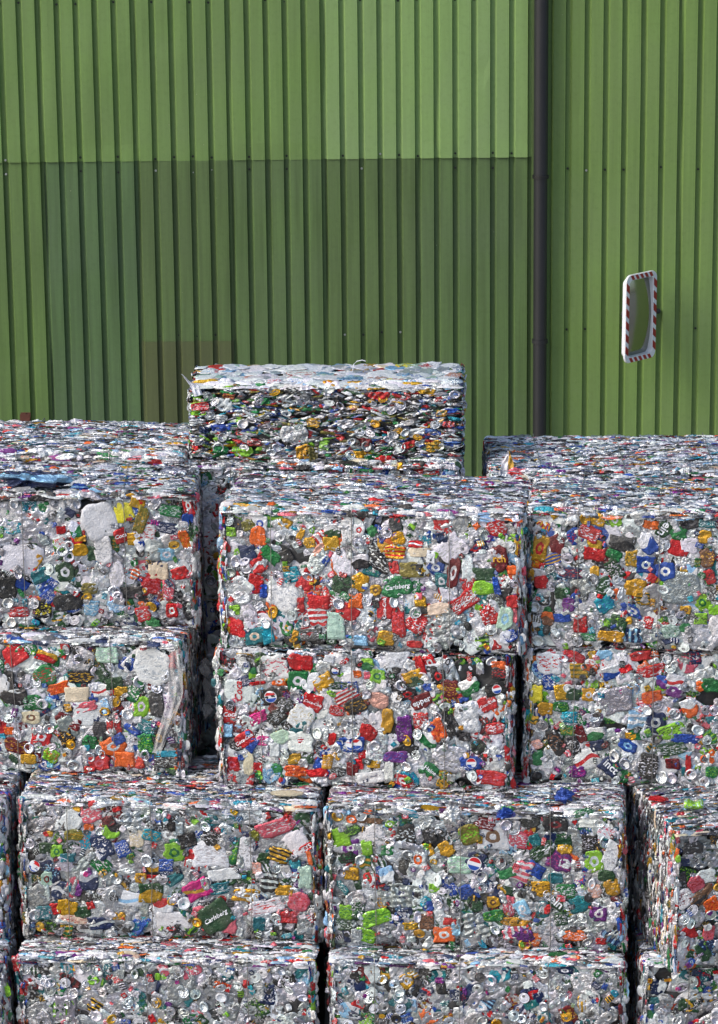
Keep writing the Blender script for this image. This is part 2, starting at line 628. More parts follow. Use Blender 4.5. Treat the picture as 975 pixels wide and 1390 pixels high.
def rnd_sheet(cu, cv, size=1.0, lift=0.0, palette=RAND_PAL):
    code = random.choice(palette)
    silver = code in 'SsW'
    if silver:
        size *= random.choice([.8, 1.0, 1.3, 1.6])
    w = random.uniform(.050, .082) * size
    h = random.uniform(.060, .120) * size
    if random.random() < .2:
        w, h = w * .55, h * .7
    silver = code in 'SsW'
    des = random.choice([0, 0, 0, 1, 5]) if silver else random.choice([0, 1, 1, 1, 2, 3, 4, 5])
    return Piece(T_SHEET, cu, cv, w, h, random.uniform(0, PI), pal(code), pal(second(code)), des, 'can',
                 amp=random.uniform(.0005, .0011), lift=lift, tilt=(random.uniform(-.07, .07), random.uniform(-.07, .07)),
                 rnd=random.uniform(.0, .8), rough=random.uniform(.24, .40), wear=random.uniform(0, 1), nw=8)


def rnd_lid(cu, cv, lift):
    kind = 'lid' if random.random() < .6 else 'base'
    code = random.choices(['S', 's', 'Y', 'W', 'k'], [12, 3, 1, 2, .6])[0]
    dmt = random.uniform(.048, .056) if kind == 'lid' else random.uniform(.050, .062)
    dk = tuple(x * .35 for x in PAL['s'][0]) + (.9,)
    return Piece(T_LID, cu, cv, dmt, dmt * random.uniform(.62, 1), random.uniform(0, 2 * PI), pal(code), dk,
                 6 if kind == 'lid' else 0, kind, amp=.0009, lift=lift,
                 tilt=(random.gauss(0, .16), random.gauss(0, .16)), rough=random.uniform(.18, .3), wear=.2)


def rnd_strip(cu, cv, ang, palette=STRIP_PAL, lr=(.025, .11), wr=(.006, .018), lift=None, tilt=.5):
    code = random.choice(palette)
    w = random.uniform(*lr)
    h = random.uniform(*wr)
    if lift is None:
        lift = random.uniform(-.004, .012)
    return Piece(T_STRIP, cu, cv, w, h, ang + random.gauss(0, .10), pal(code, .2), pal(second(code)),
                 random.choice([0, 0, 1]), 'strip', amp=random.uniform(.0006, .0018), lift=lift,
                 tilt=(random.gauss(0, .04), random.gauss(0, tilt)), rnd=random.uniform(.3, 1), rough=random.uniform(.22, .42),
                 wear=random.uniform(0, 1), arch=random.uniform(.001, .006), nw=4, lam=(.02, .07))


def rad_bevel(cu, cv, a, b, r=.045):
    """how far a point near a face's rim drops back, to round the bale's edge"""
    e = max(0, abs(cu) - (a - r)) / r, max(0, abs(cv) - (b - r)) / r
    t = min(1.0, math.hypot(*e))
    return -r * .85 * (1 - math.sqrt(max(0, 1 - t * t)))


def wire_part(w, d, h, xs, parent):
    for x in xs:
        b = MB()
        yf, yb = -d / 2 - .014, d / 2 + .004
        pts = []
        n = 14
        for k in range(n + 1):
            pts.append((x + random.uniform(-.0015, .0015), yf + random.uniform(-.003, .003), .02 + (h - .03) * k / n))
        pts.append((x, yf + .012, h + .008))
        for k in range(1, 9):
            pts.append((x + random.uniform(-.0015, .0015), yf + (yb - yf) * k / 8, h + .012 + random.uniform(-.003, .003)))
        pts += [(x, yb + .006, h - .01), (x, yb + .008, .02)]
        b.tube([Vector(p) for p in warp(np.array([tuple(p) for p in pts]))], .0020, 5)
        b.build('wire', M_WIRE, parent)


def make_bale(pL, pR, ztop, h, d, label, manual=(), axis='y', group='bales of crushed cans in the stack',
              big=(), dens=1.0, silver_bias=0.0, texts=(), wires=True, sides='LR', seed=0, lips=True, dull=False):
    global RNG
    random.seed(seed * 101 + 5)
    RNG = np.random.default_rng(seed * 77 + 3)
    L, R = on_z(*pL, ztop), on_z(*pR, ztop)
    ux = (R - L)
    w = ux.length
    ux.normalize()
    rz = math.atan2(ux.y, ux.x)
    nrm = Vector((ux.y, -ux.x, 0))           # outward normal of the front
    base = (L + R) / 2 - nrm * (d / 2)
    base.z = ztop - h
    root = empty('aluminium_bale', base, rz)
    tag(root, label, 'bale', group)
    bpy.context.view_layer.update()
    inv = Matrix.Translation(base) @ Matrix.Rotation(rz, 4, 'Z')
    inv = inv.inverted()
    e = .0
    front = frame_np((0, -d / 2 - e, h / 2), (1, 0, 0), (0, 0, 1), (0, -1, 0))
    top = frame_np((0, 0, h + e), (1, 0, 0), (0, 1, 0), (0, 0, 1))
    right = frame_np((w / 2 + e, 0, h / 2), (0, 1, 0), (0, 0, 1), (1, 0, 0))
    left = frame_np((-w / 2 - e, 0, h / 2), (0, -1, 0), (0, 0, 1), (-1, 0, 0))
    cans, lids, rest, letter = [], [], [], []
    set_warp(w, d, h)
    body_mesh(w, d, h, root)
    ppm = F / 14.4
    fa, fb = w / 2, h / 2

    def uv(px, py):
        p = on_plane(px, py, L, nrm)
        q = inv @ p
        return q.x, q.z - h / 2

    if axis == 'y':
        # --- face-on cans on the front
        for it in big:                         # large crumpled sheets of plain foil: (x, y, w, h, angle, code)
            x, y, pw, ph, a, code = it
            cu, cv = uv(x, y)
            cans.append((Piece(T_BIG, cu, cv, pw / ppm, ph / ppm, math.radians(a), pal(code, .05), pal(second(code)), 0, 'can',
                               amp=.0017, lift=.004, rnd=.55, rough=.30, wear=.3, nw=12, lam=(.016, .07)), front))
        occ = []
        for it in manual:                      # (x, y, w, h, angle, code, design)
            x, y, pw, ph, a, code = it[:6]
            des = it[6] if len(it) > 6 and it[6] is not None else (random.choice([0, 1, 1, 2, 5]) if code not in 'SsW' else random.choice([0, 0, 1, 5]))
            c2 = it[7] if len(it) > 7 else second(code)
            if code in 'WSs' and c2 in 'kK':
                c2 = 's'
            cu, cv = uv(x, y)
            cu = max(-fa + .012, min(fa - .012, cu))
            occ.append((cu, cv, max(pw, ph) / ppm / 2))
            p = Piece(T_SHEET, cu, cv, pw / ppm * 1.14, ph / ppm * 1.14, math.radians(a), pal(code, .06), pal(c2), des, 'can',
                      amp=random.uniform(.0005, .0010), lift=random.uniform(.005, .0085) + rad_bevel(cu, cv, fa, fb),
                      tilt=(random.uniform(-.05, .05), random.uniform(-.05, .05)), rnd=random.uniform(.0, .75),
                      rough=random.uniform(.2, .34), wear=random.uniform(0, .5))
            p.area += 1.0
            cans.append((p, front))
            if len(it) > 8 and it[8]:
                letter.append((p, it[8]))
        for i in range(int(w * h * 95)):       # broad pieces of bare foil underneath everything
            cu, cv = random.uniform(-fa, fa), random.uniform(-fb, fb)
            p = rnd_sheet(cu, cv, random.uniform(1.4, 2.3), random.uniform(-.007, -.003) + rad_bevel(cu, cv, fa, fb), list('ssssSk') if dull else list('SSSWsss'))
            p.amp, p.tilt = .0016, (0, 0)
            rest.append((p, front))
        nfill = int(w * h / .0042 * 1.7 * dens)
        for i in range(nfill):
            cu, cv = random.uniform(-fa, fa), random.uniform(-fb, fb)
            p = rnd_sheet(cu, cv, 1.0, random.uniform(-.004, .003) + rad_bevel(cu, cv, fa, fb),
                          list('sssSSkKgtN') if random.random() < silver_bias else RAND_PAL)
            blocked = any((cu - bx) ** 2 + (cv - bz) ** 2 < .0004 for bx, bz, _ in occ)
            if not blocked:
                cans.append((p, front))
        for i in range(int(w * h * 100 * dens)):
            cu, cv = random.uniform(-fa + .02, fa - .02), random.uniform(-fb + .02, fb - .02)
            if any((cu - bx) ** 2 + (cv - bz) ** 2 < (br * .75 + .012) ** 2 for bx, bz, br in occ):
                continue
            if any((cu - uv(b[0], b[1])[0]) ** 2 / (b[2] / ppm / 2) ** 2 + (cv - uv(b[0], b[1])[1]) ** 2 / (b[3] / ppm / 2) ** 2 < .9 for b in big):
                continue
            lids.append((rnd_lid(cu, cv, random.uniform(.0065, .0095) + rad_bevel(cu, cv, fa, fb)), front))
        # small torn scraps that break the outlines; extra black ones paint in crevice shade
        for i in range(int(w * h * 260)):
            cu, cv = random.uniform(-fa, fa), random.uniform(-fb, fb)
            if any((cu - bx) ** 2 + (cv - bz) ** 2 < (br * .7) ** 2 for bx, bz, br in occ):
                continue
            p = rnd_sheet(cu, cv, random.uniform(.25, .45), random.uniform(.003, .012) + rad_bevel(cu, cv, fa, fb),
                          list('SSSsssWWRRYGBKKKkkLTPUN'))
            rest.append((p, front))
        # --- edge-on layers on the top
        for i in range(int(w * d * 3300)):
            cu, cv = random.uniform(-fa, fa), random.uniform(-d / 2, d / 2)
            rest.append((rnd_strip(cu, cv, 0, lift=random.uniform(-.004, .010) + rad_bevel(cu, cv, fa, d / 2)), top))
        for i in range(int(w * d * 75)):
            cu, cv = random.uniform(-fa, fa), random.uniform(-d / 2, d / 2)
            p = rnd_sheet(cu, cv, random.uniform(.5, .95), .008, STRIP_PAL)
            p.ang = random.gauss(0, .3)
            p.w, p.h = max(p.w, p.h) * 1.1, min(p.w, p.h) * .75
            rest.append((p, top))
        # --- edge-on layers on the ends
        for S, fr in (('L', left), ('R', right)):
            if S not in sides:
                continue
            for i in range(int(h * d * 3000)):
                cu, cv = random.uniform(-d / 2, d / 2), random.uniform(-fb, fb)
                rest.append((rnd_strip(cu, cv, PI / 2, lift=random.uniform(-.004, .010) + rad_bevel(cu, cv, d / 2, fb)), fr))
        # --- lips: bent metal hanging over the front edges
        s2 = math.sqrt(.5)
        lip = frame_np((0, -d / 2 + .004, h - .004), (1, 0, 0), (0, s2, s2), (0, -s2, s2))
        low = frame_np((0, -d / 2 + .006, .006), (1, 0, 0), (0, -s2, s2), (0, -s2, -s2))
        for i in range(int(w * 190) if lips else 0):
            cu = random.uniform(-fa, fa)
            rest.append((rnd_strip(cu, random.uniform(-.022, .02), 0, lr=(.03, .12), wr=(.010, .030), lift=random.uniform(-.008, .006), tilt=.6), lip))
        for i in range(int(w * 36)):
            cu = random.uniform(-fa, fa)
            rest.append((rnd_strip(cu, random.uniform(-.015, .015), 0, lr=(.03, .10), wr=(.008, .016), lift=random.uniform(-.010, -.002), tilt=.5, palette=list('sskkKWRG')), low))  # darker palette paints the crease shade along the bottom edge
        for sgn in (-1, 1):
            er = frame_np((sgn * (fa - .004), -d / 2 + .004, h / 2), (0, 0, 1), (-sgn * s2 * -1, s2 * 1, 0), (sgn * s2, -s2, 0))
            for i in range(int(h * 170)):
                rest.append((rnd_strip(random.uniform(-fb, fb), random.uniform(-.02, .02), 0, lr=(.03, .09), wr=(.010, .028),
                                       lift=random.uniform(-.008, .006), tilt=.5, palette=RAND_PAL), er))
    else:
        # pressed from above: smooth sheets on the top, edge-on cans all round
        for i in range(int(w * d * 420)):
            cu, cv = random.uniform(-fa, fa), random.uniform(-d / 2, d / 2)
            p = rnd_sheet(cu, cv, random.uniform(.7, 1.4), random.uniform(0, .006) + rad_bevel(cu, cv, fa, d / 2, .02),
                          list('WWWWWWWWWWWWWWWWSSSRpybYbCcC'))
            p.amp *= .5
            p.prm = (p.prm[0] if p.prm[0] in (0, 1) else 0, .42, .3)
            cans.append((p, top))
        for fr, a in ((front, fa), (left, d / 2), (right, d / 2)):
            for i in range(int(a * 2 * h * 3200)):
                cu, cv = random.uniform(-a, a), random.uniform(-fb, fb)
                code_pal = list('SSSSSSSSSssssWWWKKKkkk') + list('RRRYGGGBBNNMLTgo')
                p = rnd_strip(cu, cv, 0, palette=code_pal, lr=(.03, .085), wr=(.007, .020), lift=random.uniform(-.003, .010), tilt=.45)
                p.arch = random.uniform(.002, .006)
                p.ang += random.gauss(0, .25)
                p.amp *= 1.3
                rest.append((p, fr))
            for i in range(int(a * 2 * h * 130)):
                cu, cv = random.uniform(-a + .02, a - .02), random.uniform(-fb + .02, fb - .02)
                p = rnd_lid(cu, cv, random.uniform(.012, .018))
                p.w *= .95
                p.h *= random.uniform(.6, .95)
                p.ang = random.gauss(0, .3)
                lids.append((p, fr))
        for it in manual:
            x, y, pw, ph, a, code = it[:6]
            cu, cv = uv(x, y)
            p = Piece(T_SHEET, cu, cv, pw / ppm, ph / ppm, math.radians(a), pal(code, .06), pal(second(code)), random.choice([0, 1]), 'can',
                      amp=.003, lift=.016, rnd=.6, rough=.32, wear=.3)
            p.area += 1
            cans.append((p, front))
        s2 = math.sqrt(.5)
        lip = frame_np((0, -d / 2 + .004, h - .004), (1, 0, 0), (0, s2, s2), (0, -s2, s2))
        for i in range(int(w * 120)):
            cu = random.uniform(-fa, fa)
            rest.append((rnd_strip(cu, random.uniform(-.012, .02), 0, palette=list('WWWWWWSSSWWYb'), lr=(.05, .14), wr=(.016, .035), lift=random.uniform(-.004, .008), tilt=.3), lip))
    lim = {id(front): (fa, fb), id(top): (fa, d / 2), id(left): (d / 2, fb), id(right): (d / 2, fb)}
    for lst in (cans, lids, rest):
        for p, fr in lst:
            if id(fr) in lim:
                p.hold(*lim[id(fr)], over=.003 if lst is not rest else random.uniform(-.004, .010))
            else:
                a_ = fa if abs(fr[2, 0]) < .5 else fb
                mx = max(0, a_ + .004 - p.w / 2)
                p.cu = max(-mx, min(mx, p.cu))
    cans.sort(key=lambda t: -t[0].area)
    own = {}
    for p, fr in cans[:98]:
        own[id(p)] = (pieces_mesh('crushed_can', [(p, fr)], root), fr)
    rest += cans[98:]
    for p, fr in lids[:98]:
        pieces_mesh('can_end', [(p, fr)], root)
    rest += lids[98:]
    o = pieces_mesh('pressed_cans', rest, root)
    o['kind'] = 'stuff'
    for p, spec in letter:
        ob, fr = own[id(p)]
        kind = spec[0]
        if kind == 'text':
            _, s, code, frac, rot = spec
            v, f = text_polys(s, 1.0, shear=.3 if code in 'WR' and s.startswith('C') else 0.0, bold=.02)
            wd = v[:, 0].max() - v[:, 0].min()
            k = frac * (p.h if rot else p.w) / wd
            v = v * k
            if rot:
                v = np.column_stack([-v[:, 1], v[:, 0], v[:, 2]])
            drape('lettering', v[:, :2], f, p, fr, ink(code), ob)
        elif kind == 'globe':
            r = min(p.w, p.h) * .36
            v, f = disc_poly(0, 0, r)
            drape('emblem', v, f, p, fr, ink('W'), ob, .0026)
            v, f = disc_poly(0, r * .06, r * .86, .25, PI - .25)
            drape('emblem', v, f, p, fr, ink('R'), ob, .0034)
            v, f = disc_poly(0, -r * .06, r * .86, PI + .25, 2 * PI - .25)
            drape('emblem', v, f, p, fr, ink('B'), ob, .0034)
    if wires and axis == 'y':
        wire_part(w, d, h, [w * t + random.uniform(-.02, .02) for t in (-.34, -.06, .26)], root)
    return root


EXEC_BALES = True
CO = ('text', 'Coca-Cola', 'W', .9, 0)
COv = ('text', 'Coca-Cola', 'W', .9, 1)
GL = ('globe',)

C1_M = [(371, 705, 24, 20, 20, 'G'), (385, 713, 17, 19, 60, 'Y', 0), (351, 731, 20, 28, 5, 'O'), (337, 715, 16, 14, 20, 'o'),
 (353, 713, 20, 20, 0, 'W', 3, 'B'), (314, 724, 12, 12, 0, 'L'), (337, 753, 20, 20, 10, 'N'), (368, 756, 26, 15, -40, 'G', 0), (390, 758, 16, 18, 30, 'K'),
 (351, 770, 18, 20, 20, 'R'), (348, 795, 20, 24, -15, 'R', 0), (359, 805, 10, 18, 0, 'B', 0), (397, 783, 22, 20, 15, 'T'), (414, 795, 20, 15, -20, 'R', 0),
 (432, 765, 20, 34, -30, 'S', 1), (443, 764, 8, 12, -30, 'B', 0), (465, 768, 24, 34, 35, 'W', 1, 'k'), (452, 723, 22, 16, 0, 'g'), (451, 740, 19, 18, 5, 'Y', 0),
 (472, 719, 15, 38, 0, 'W', 1, 'k'), (488, 721, 14, 16, 0, 'W', 3, 'R'), (421, 739, 14, 14, 10, 'Y', 1), (408, 729, 8, 18, -30, 'Y'), (433, 748, 8, 20, -35, 'p', 0),
 (489, 793, 22, 24, -20, 'Y', 0), (468, 797, 32, 24, -30, 'g', 1, 'K'), (490, 764, 22, 18, 10, 'K'), (386, 811, 40, 34, -20, 'W', 1, 'k'),
 (434, 819, 26, 17, 0, 'R'), (433, 838, 24, 24, 5, 'R', 4, 'W'), (474, 832, 26, 18, -30, 'R', 0), (484, 817, 18, 18, 0, 'O'), (457, 850, 22, 34, 0, 'C', 0),
 (423, 862, 26, 15, 5, 'k', 1, 'W'), (365, 862, 14, 22, 12, 'T', 0), (347, 864, 26, 20, 15, 't', 3, 'c'), (321, 852, 20, 21, -10, 'R', 0), (330, 861, 10, 8, 0, 'R'),
 (320, 830, 14, 12, 0, 'L'), (402, 863, 8, 14, -15, 'Y', 0), (490, 869, 18, 12, 0, 'b', 0), (410, 823, 9, 18, 0, 'R', 0), (420, 776, 9, 12, -30, 'R', 0),
 (675, 717, 26, 22, 5, 'R', 1, 'W'), (678, 759, 20, 33, 0, 'M', 0, 'Y', ('text', 'rch', 'Y', .75, 0)), (657, 780, 26, 16, 0, 'g'), (656, 799, 26, 18, -5, 'L', 0), (697, 774, 14, 11, 0, 'O', 0),
 (616, 778, 15, 38, -10, 'M', 3, 'W'), (613, 745, 34, 28, 40, 'W', 1, 'K'), (606, 761, 18, 11, -15, 'K', 0), (561, 775, 32, 19, 0, 'o', 0), (561, 775, 24, 14, 0, 'K', 0), (571, 751, 28, 12, 0, 'c', 0),
 (565, 740, 18, 9, 0, 'R'), (541, 732, 17, 18, 10, 'Y', 0), (537, 751, 26, 18, 0, 'Y', 4, 'R'), (518, 766, 28, 22, -25, 'K', 1), (536, 772, 12, 16, 10, 'R', 0),
 (540, 798, 36, 27, 10, 'G', 0, 'W', ('text', 'Carlsberg', 'W', .85, 0)), (511, 803, 14, 14, 0, 'Y', 3, 'n'), (523, 827, 20, 28, 0, 'R', 0, 'W', COv), (565, 847, 24, 24, -25, 'R', 1, 'W'), (541, 844, 17, 38, 8, 'R', 1, 'P'),
 (631, 817, 34, 20, 38, 'R', 1, 'W', CO), (664, 834, 22, 30, 25, 'R', 1, 'W'), (672, 816, 22, 17, -30, 'k', 1), (685, 840, 18, 30, -15, 'C', 3, 'b'), (695, 817, 14, 16, 0, 'R', 1), (698, 836, 6, 18, 0, 'P', 0),
 (674, 797, 8, 26, 12, 'B', 0), (571, 818, 14, 17, 0, 'Y', 0), (575, 829, 14, 10, 0, 'K', 0), (524, 866, 20, 19, 0, 'Y', 0), (563, 874, 20, 9, 0, 'R', 1), (596, 827, 28, 15, 10, 'c', 0), (600, 731, 15, 14, 10, 'N', 0),
 (609, 807, 19, 19, 10, 'W', 0), (537, 713, 16, 18, 0, 'k', 0), (647, 715, 8, 7, 40, 'O', 0), (506, 723, 12, 13, 30, 'G', 0), (600, 790, 17, 19, 0, 't', 3, 'S'), (635, 772, 14, 30, 0, 'W', 1),
 (692, 863, 16, 14, 30, 'B', 1), (310, 850, 8, 20, 0, 'Y', 0)]
C1_B = [(602, 716, 120, 34, 0, 'S'), (604, 852, 62, 42, 8, 's'), (450, 712, 60, 30, 0, 'S')]
B1_M = [(407, 898, 32, 20, -8, 'R', 0), (374, 905, 30, 32, 15, 'W', 1, 'P'), (341, 913, 15, 15, 0, 'L'), (404, 923, 24, 24, 0, 'G', 3, 'S'), (329, 926, 24, 13, 25, 'N'),
 (379, 924, 18, 12, 0, 'O', 3, 'W'), (422, 925, 20, 26, -45, 'W', 0), (438, 925, 24, 18, 35, 'Y', 0), (439, 907, 20, 20, 0, 'S'), (476, 919, 28, 12, 0, 'W', 0), (484, 914, 10, 9, 0, 'O', 0),
 (460, 930, 26, 9, 0, 'g', 1, 'W'), (454, 909, 12, 12, 0, 'K', 0, 'W', GL), (350, 927, 20, 5, 8, 'R', 0), (326, 938, 36, 32, 0, 'W', 0, 'R', ('text', 'Coca', 'R', .8, 1)), (313, 969, 18, 24, 3, 'R', 0, 'W', ('text', 'Coca', 'W', .9, 0)),
 (368, 945, 24, 21, 10, 'K', 0, 'W', GL), (388, 955, 18, 18, 0, 'k', 1), (424, 953, 24, 24, -20, 'R', 0, 'W', CO), (443, 949, 13, 22, 10, 'W', 0), (468, 944, 30, 16, 30, 'R', 4, 'W'), (481, 958, 26, 20, 20, 'K', 1),
 (456, 964, 20, 13, -10, 'R', 1), (351, 974, 24, 14, 25, 'Q', 1, 'M'), (376, 972, 26, 18, 40, 'K', 1, 'W'), (409, 972, 30, 32, -30, 'W', 1, 'c'), (407, 988, 26, 12, 35, 't', 0), (381, 1000, 24, 17, 20, 'C', 0), (332, 1003, 28, 18, 35, 'R', 0, 'W', CO),
 (343, 1011, 10, 20, -30, 'B', 0), (357, 1005, 17, 13, 0, 'Q', 1, 'W'), (373, 1017, 12, 19, 0, 'W', 0), (408, 1006, 30, 26, 0, 'W', 0), (409, 1006, 9, 12, 0, 'R', 4), (450, 1003, 9, 17, -15, 'R', 0), (476, 1010, 30, 21, 0, 'B', 0, 'W', GL),
 (314, 1038, 21, 21, 5, 'R', 3, 'P'), (337, 1036, 13, 30, 0, 'c', 0), (349, 1042, 14, 13, 0, 'R', 0), (399, 1030, 18, 13, 10, 'Y', 0), (416, 1030, 16, 14, 0, 'g', 0), (444, 1034, 13, 20, -10, 'Y', 1, 'c'), (402, 1047, 31, 15, 0, 'O', 1, 'R'),
 (431, 1049, 26, 11, 8, 'R', 0), (458, 1048, 20, 13, 0, 'K', 1), (478, 1044, 16, 17, 0, 'M', 0), (320, 1012, 20, 11, -25, 'K', 1), (494, 993, 14, 20, -20, 'R', 1), (310, 991, 12, 16, 0, 'b', 0), (327, 1028, 8, 8, 0, 'B', 0),
 (511, 917, 20, 18, -10, 'L', 3, 'G'), (498, 901, 16, 16, 0, 'G'), (560, 917, 24, 14, 20, 'Y', 0), (563, 924, 20, 13, 20, 'g', 0), (571, 904, 11, 26, 15, 'R', 0), (595, 917, 18, 24, 0, 'K', 3, 'R'), (580, 932, 12, 10, 0, 'B', 0), (552, 942, 26, 15, 8, 'K', 3, 'R'),
 (513, 950, 23, 20, -15, 'p', 0), (571, 951, 28, 18, 22, 'M', 0, 'W', ('text', 'epper', 'W', .85, 0)), (611, 935, 22, 22, 0, 'M', 1), (637, 932, 28, 20, 25, 'G', 5, 'W'), (680, 903, 22, 11, 0, 'O', 0), (680, 914, 22, 16, 0, 'K', 1), (675, 935, 30, 16, 15, 'K', 0, 'W', GL),
 (662, 955, 24, 21, 30, 'R', 0, 'W', CO), (672, 989, 24, 16, 10, 'R', 1, 'W'), (612, 980, 13, 38, 30, 'K', 1), (570, 978, 19, 23, 0, 'R', 1), (593, 990, 18, 28, 25, 'O', 1, 'R'), (524, 978, 15, 34, -8, 'Y', 0), (547, 989, 20, 34, 0, 'U', 1, 'k'),
 (498, 994, 22, 20, -30, 'R', 1), (483, 1009, 19, 20, 0, 'B', 0, 'W', GL), (580, 1004, 24, 18, -30, 'G', 5, 'W'), (634, 974, 32, 38, 0, 'S', 0), (649, 1014, 18, 20, 20, 'K', 1, 'g'), (583, 1045, 20, 18, -35, 'G', 0, 'W', ('text', 'Heine', 'W', .85, 0)), (536, 1027, 30, 15, 0, 'U', 1, 'B'),
 (611, 1030, 44, 34, 0, 'S', 1, 's'), (639, 1035, 28, 18, 0, 'B', 0, 'W', GL), (666, 1055, 40, 18, -3, 'R', 1, 'P'), (506, 1037, 18, 10, 0, 'Y', 0), (485, 1037, 14, 13, 0, 'R', 0), (503, 1055, 36, 15, 8, 'W', 0), (510, 1051, 20, 5, 8, 'N', 4, 'W'), (495, 1059, 7, 6, 0, 'N', 3, 'W'), (630, 1000, 14, 12, 0, 'K', 0),
 (527, 1045, 12, 24, 0, 'W'), (540, 895, 30, 20, 0, 'W', 1, 'k')]
B2_M = [(726, 942, 16, 22, 0, 'y', 0), (713, 963, 10, 38, 0, 'T', 5, 'W'), (739, 963, 20, 17, -10, 'Y', 0), (760, 941, 17, 20, 10, 'Y', 0), (777, 944, 18, 15, -10, 'g', 0), (785, 912, 22, 20, 0, 'Y', 4, 'o'), (744, 901, 30, 28, 0, 'W', 1, 'R'), (777, 887, 30, 15, -15, 'R', 1, 'P'),
 (831, 914, 26, 18, 20, 'B', 5, 'W'), (849, 909, 16, 9, 30, 'R', 0), (885, 912, 40, 15, 15, 'R', 1), (916, 927, 23, 24, -20, 'W', 2, 'R'), (898, 927, 14, 18, 0, 'U', 5, 'B'), (916, 941, 20, 14, -20, 'U', 0), (936, 962, 20, 24, 25, 'O', 5, 'W'), (952, 932, 12, 14, 0, 'O', 0), (966, 930, 22, 18, 0, 'G'),
 (885, 948, 26, 16, 10, 'O', 1, 'R'), (798, 945, 16, 17, 0, 'Y', 3, 'W'), (760, 961, 20, 14, 0, 'G', 1), (772, 976, 20, 15, 0, 'T', 1), (834, 953, 42, 34, 15, 's', 0), (867, 976, 26, 30, 0, 'b', 4, 'W'), (890, 983, 24, 28, -15, 'N', 3, 'W'), (865, 1000, 20, 12, 0, 'G', 0), (806, 999, 26, 17, 15, 'G', 5, 'W'), (788, 999, 13, 22, 25, 'M', 0),
 (770, 994, 18, 13, 0, 'G', 1), (754, 1009, 18, 34, 30, 'K', 1, 'n'), (777, 1014, 17, 24, 20, 'K', 1), (731, 1030, 14, 20, 0, 'G', 0), (716, 1048, 9, 13, 0, 'Y', 0), (797, 1032, 30, 26, 15, 'W', 2, 'R'), (829, 1041, 24, 22, -42, 'N', 0, 'W', ('text', 'inct', 'W', .8, 0)), (838, 1039, 11, 10, 0, 'G', 3, 'R'), (783, 1048, 22, 15, 0, 'U', 1, 'Q'), (880, 1040, 24, 32, -5, 'K', 1, 'W'),
 (911, 994, 36, 18, 25, 'L', 1, 'K'), (931, 1004, 32, 12, 0, 'B', 0), (911, 1018, 38, 17, 10, 'g', 1, 'W'), (913, 1037, 18, 13, 0, 'M', 1), (852, 1014, 24, 15, -30, 'B', 3), (858, 1002, 20, 9, 0, 'Y', 0), (934, 1038, 7, 24, 0, 'R', 0), (966, 1048, 16, 15, 0, 'G'), (966, 978, 14, 10, 0, 't', 0), (811, 1014, 18, 14, 15, 'N', 0),
 (728, 1012, 16, 12, 10, 'p'), (744, 1038, 14, 12, 0, 'W'), (940, 890, 26, 18, 0, 'N', 1), (990, 1000, 20, 26, 20, 'R'), (1020, 960, 24, 20, 0, 'B'), (1060, 930, 24, 26, 0, 'G'), (1050, 1010, 26, 20, 0, 'Y'), (820, 890, 20, 14, 0, 'b', 0), (870, 889, 28, 12, 10, 'R', 4)]
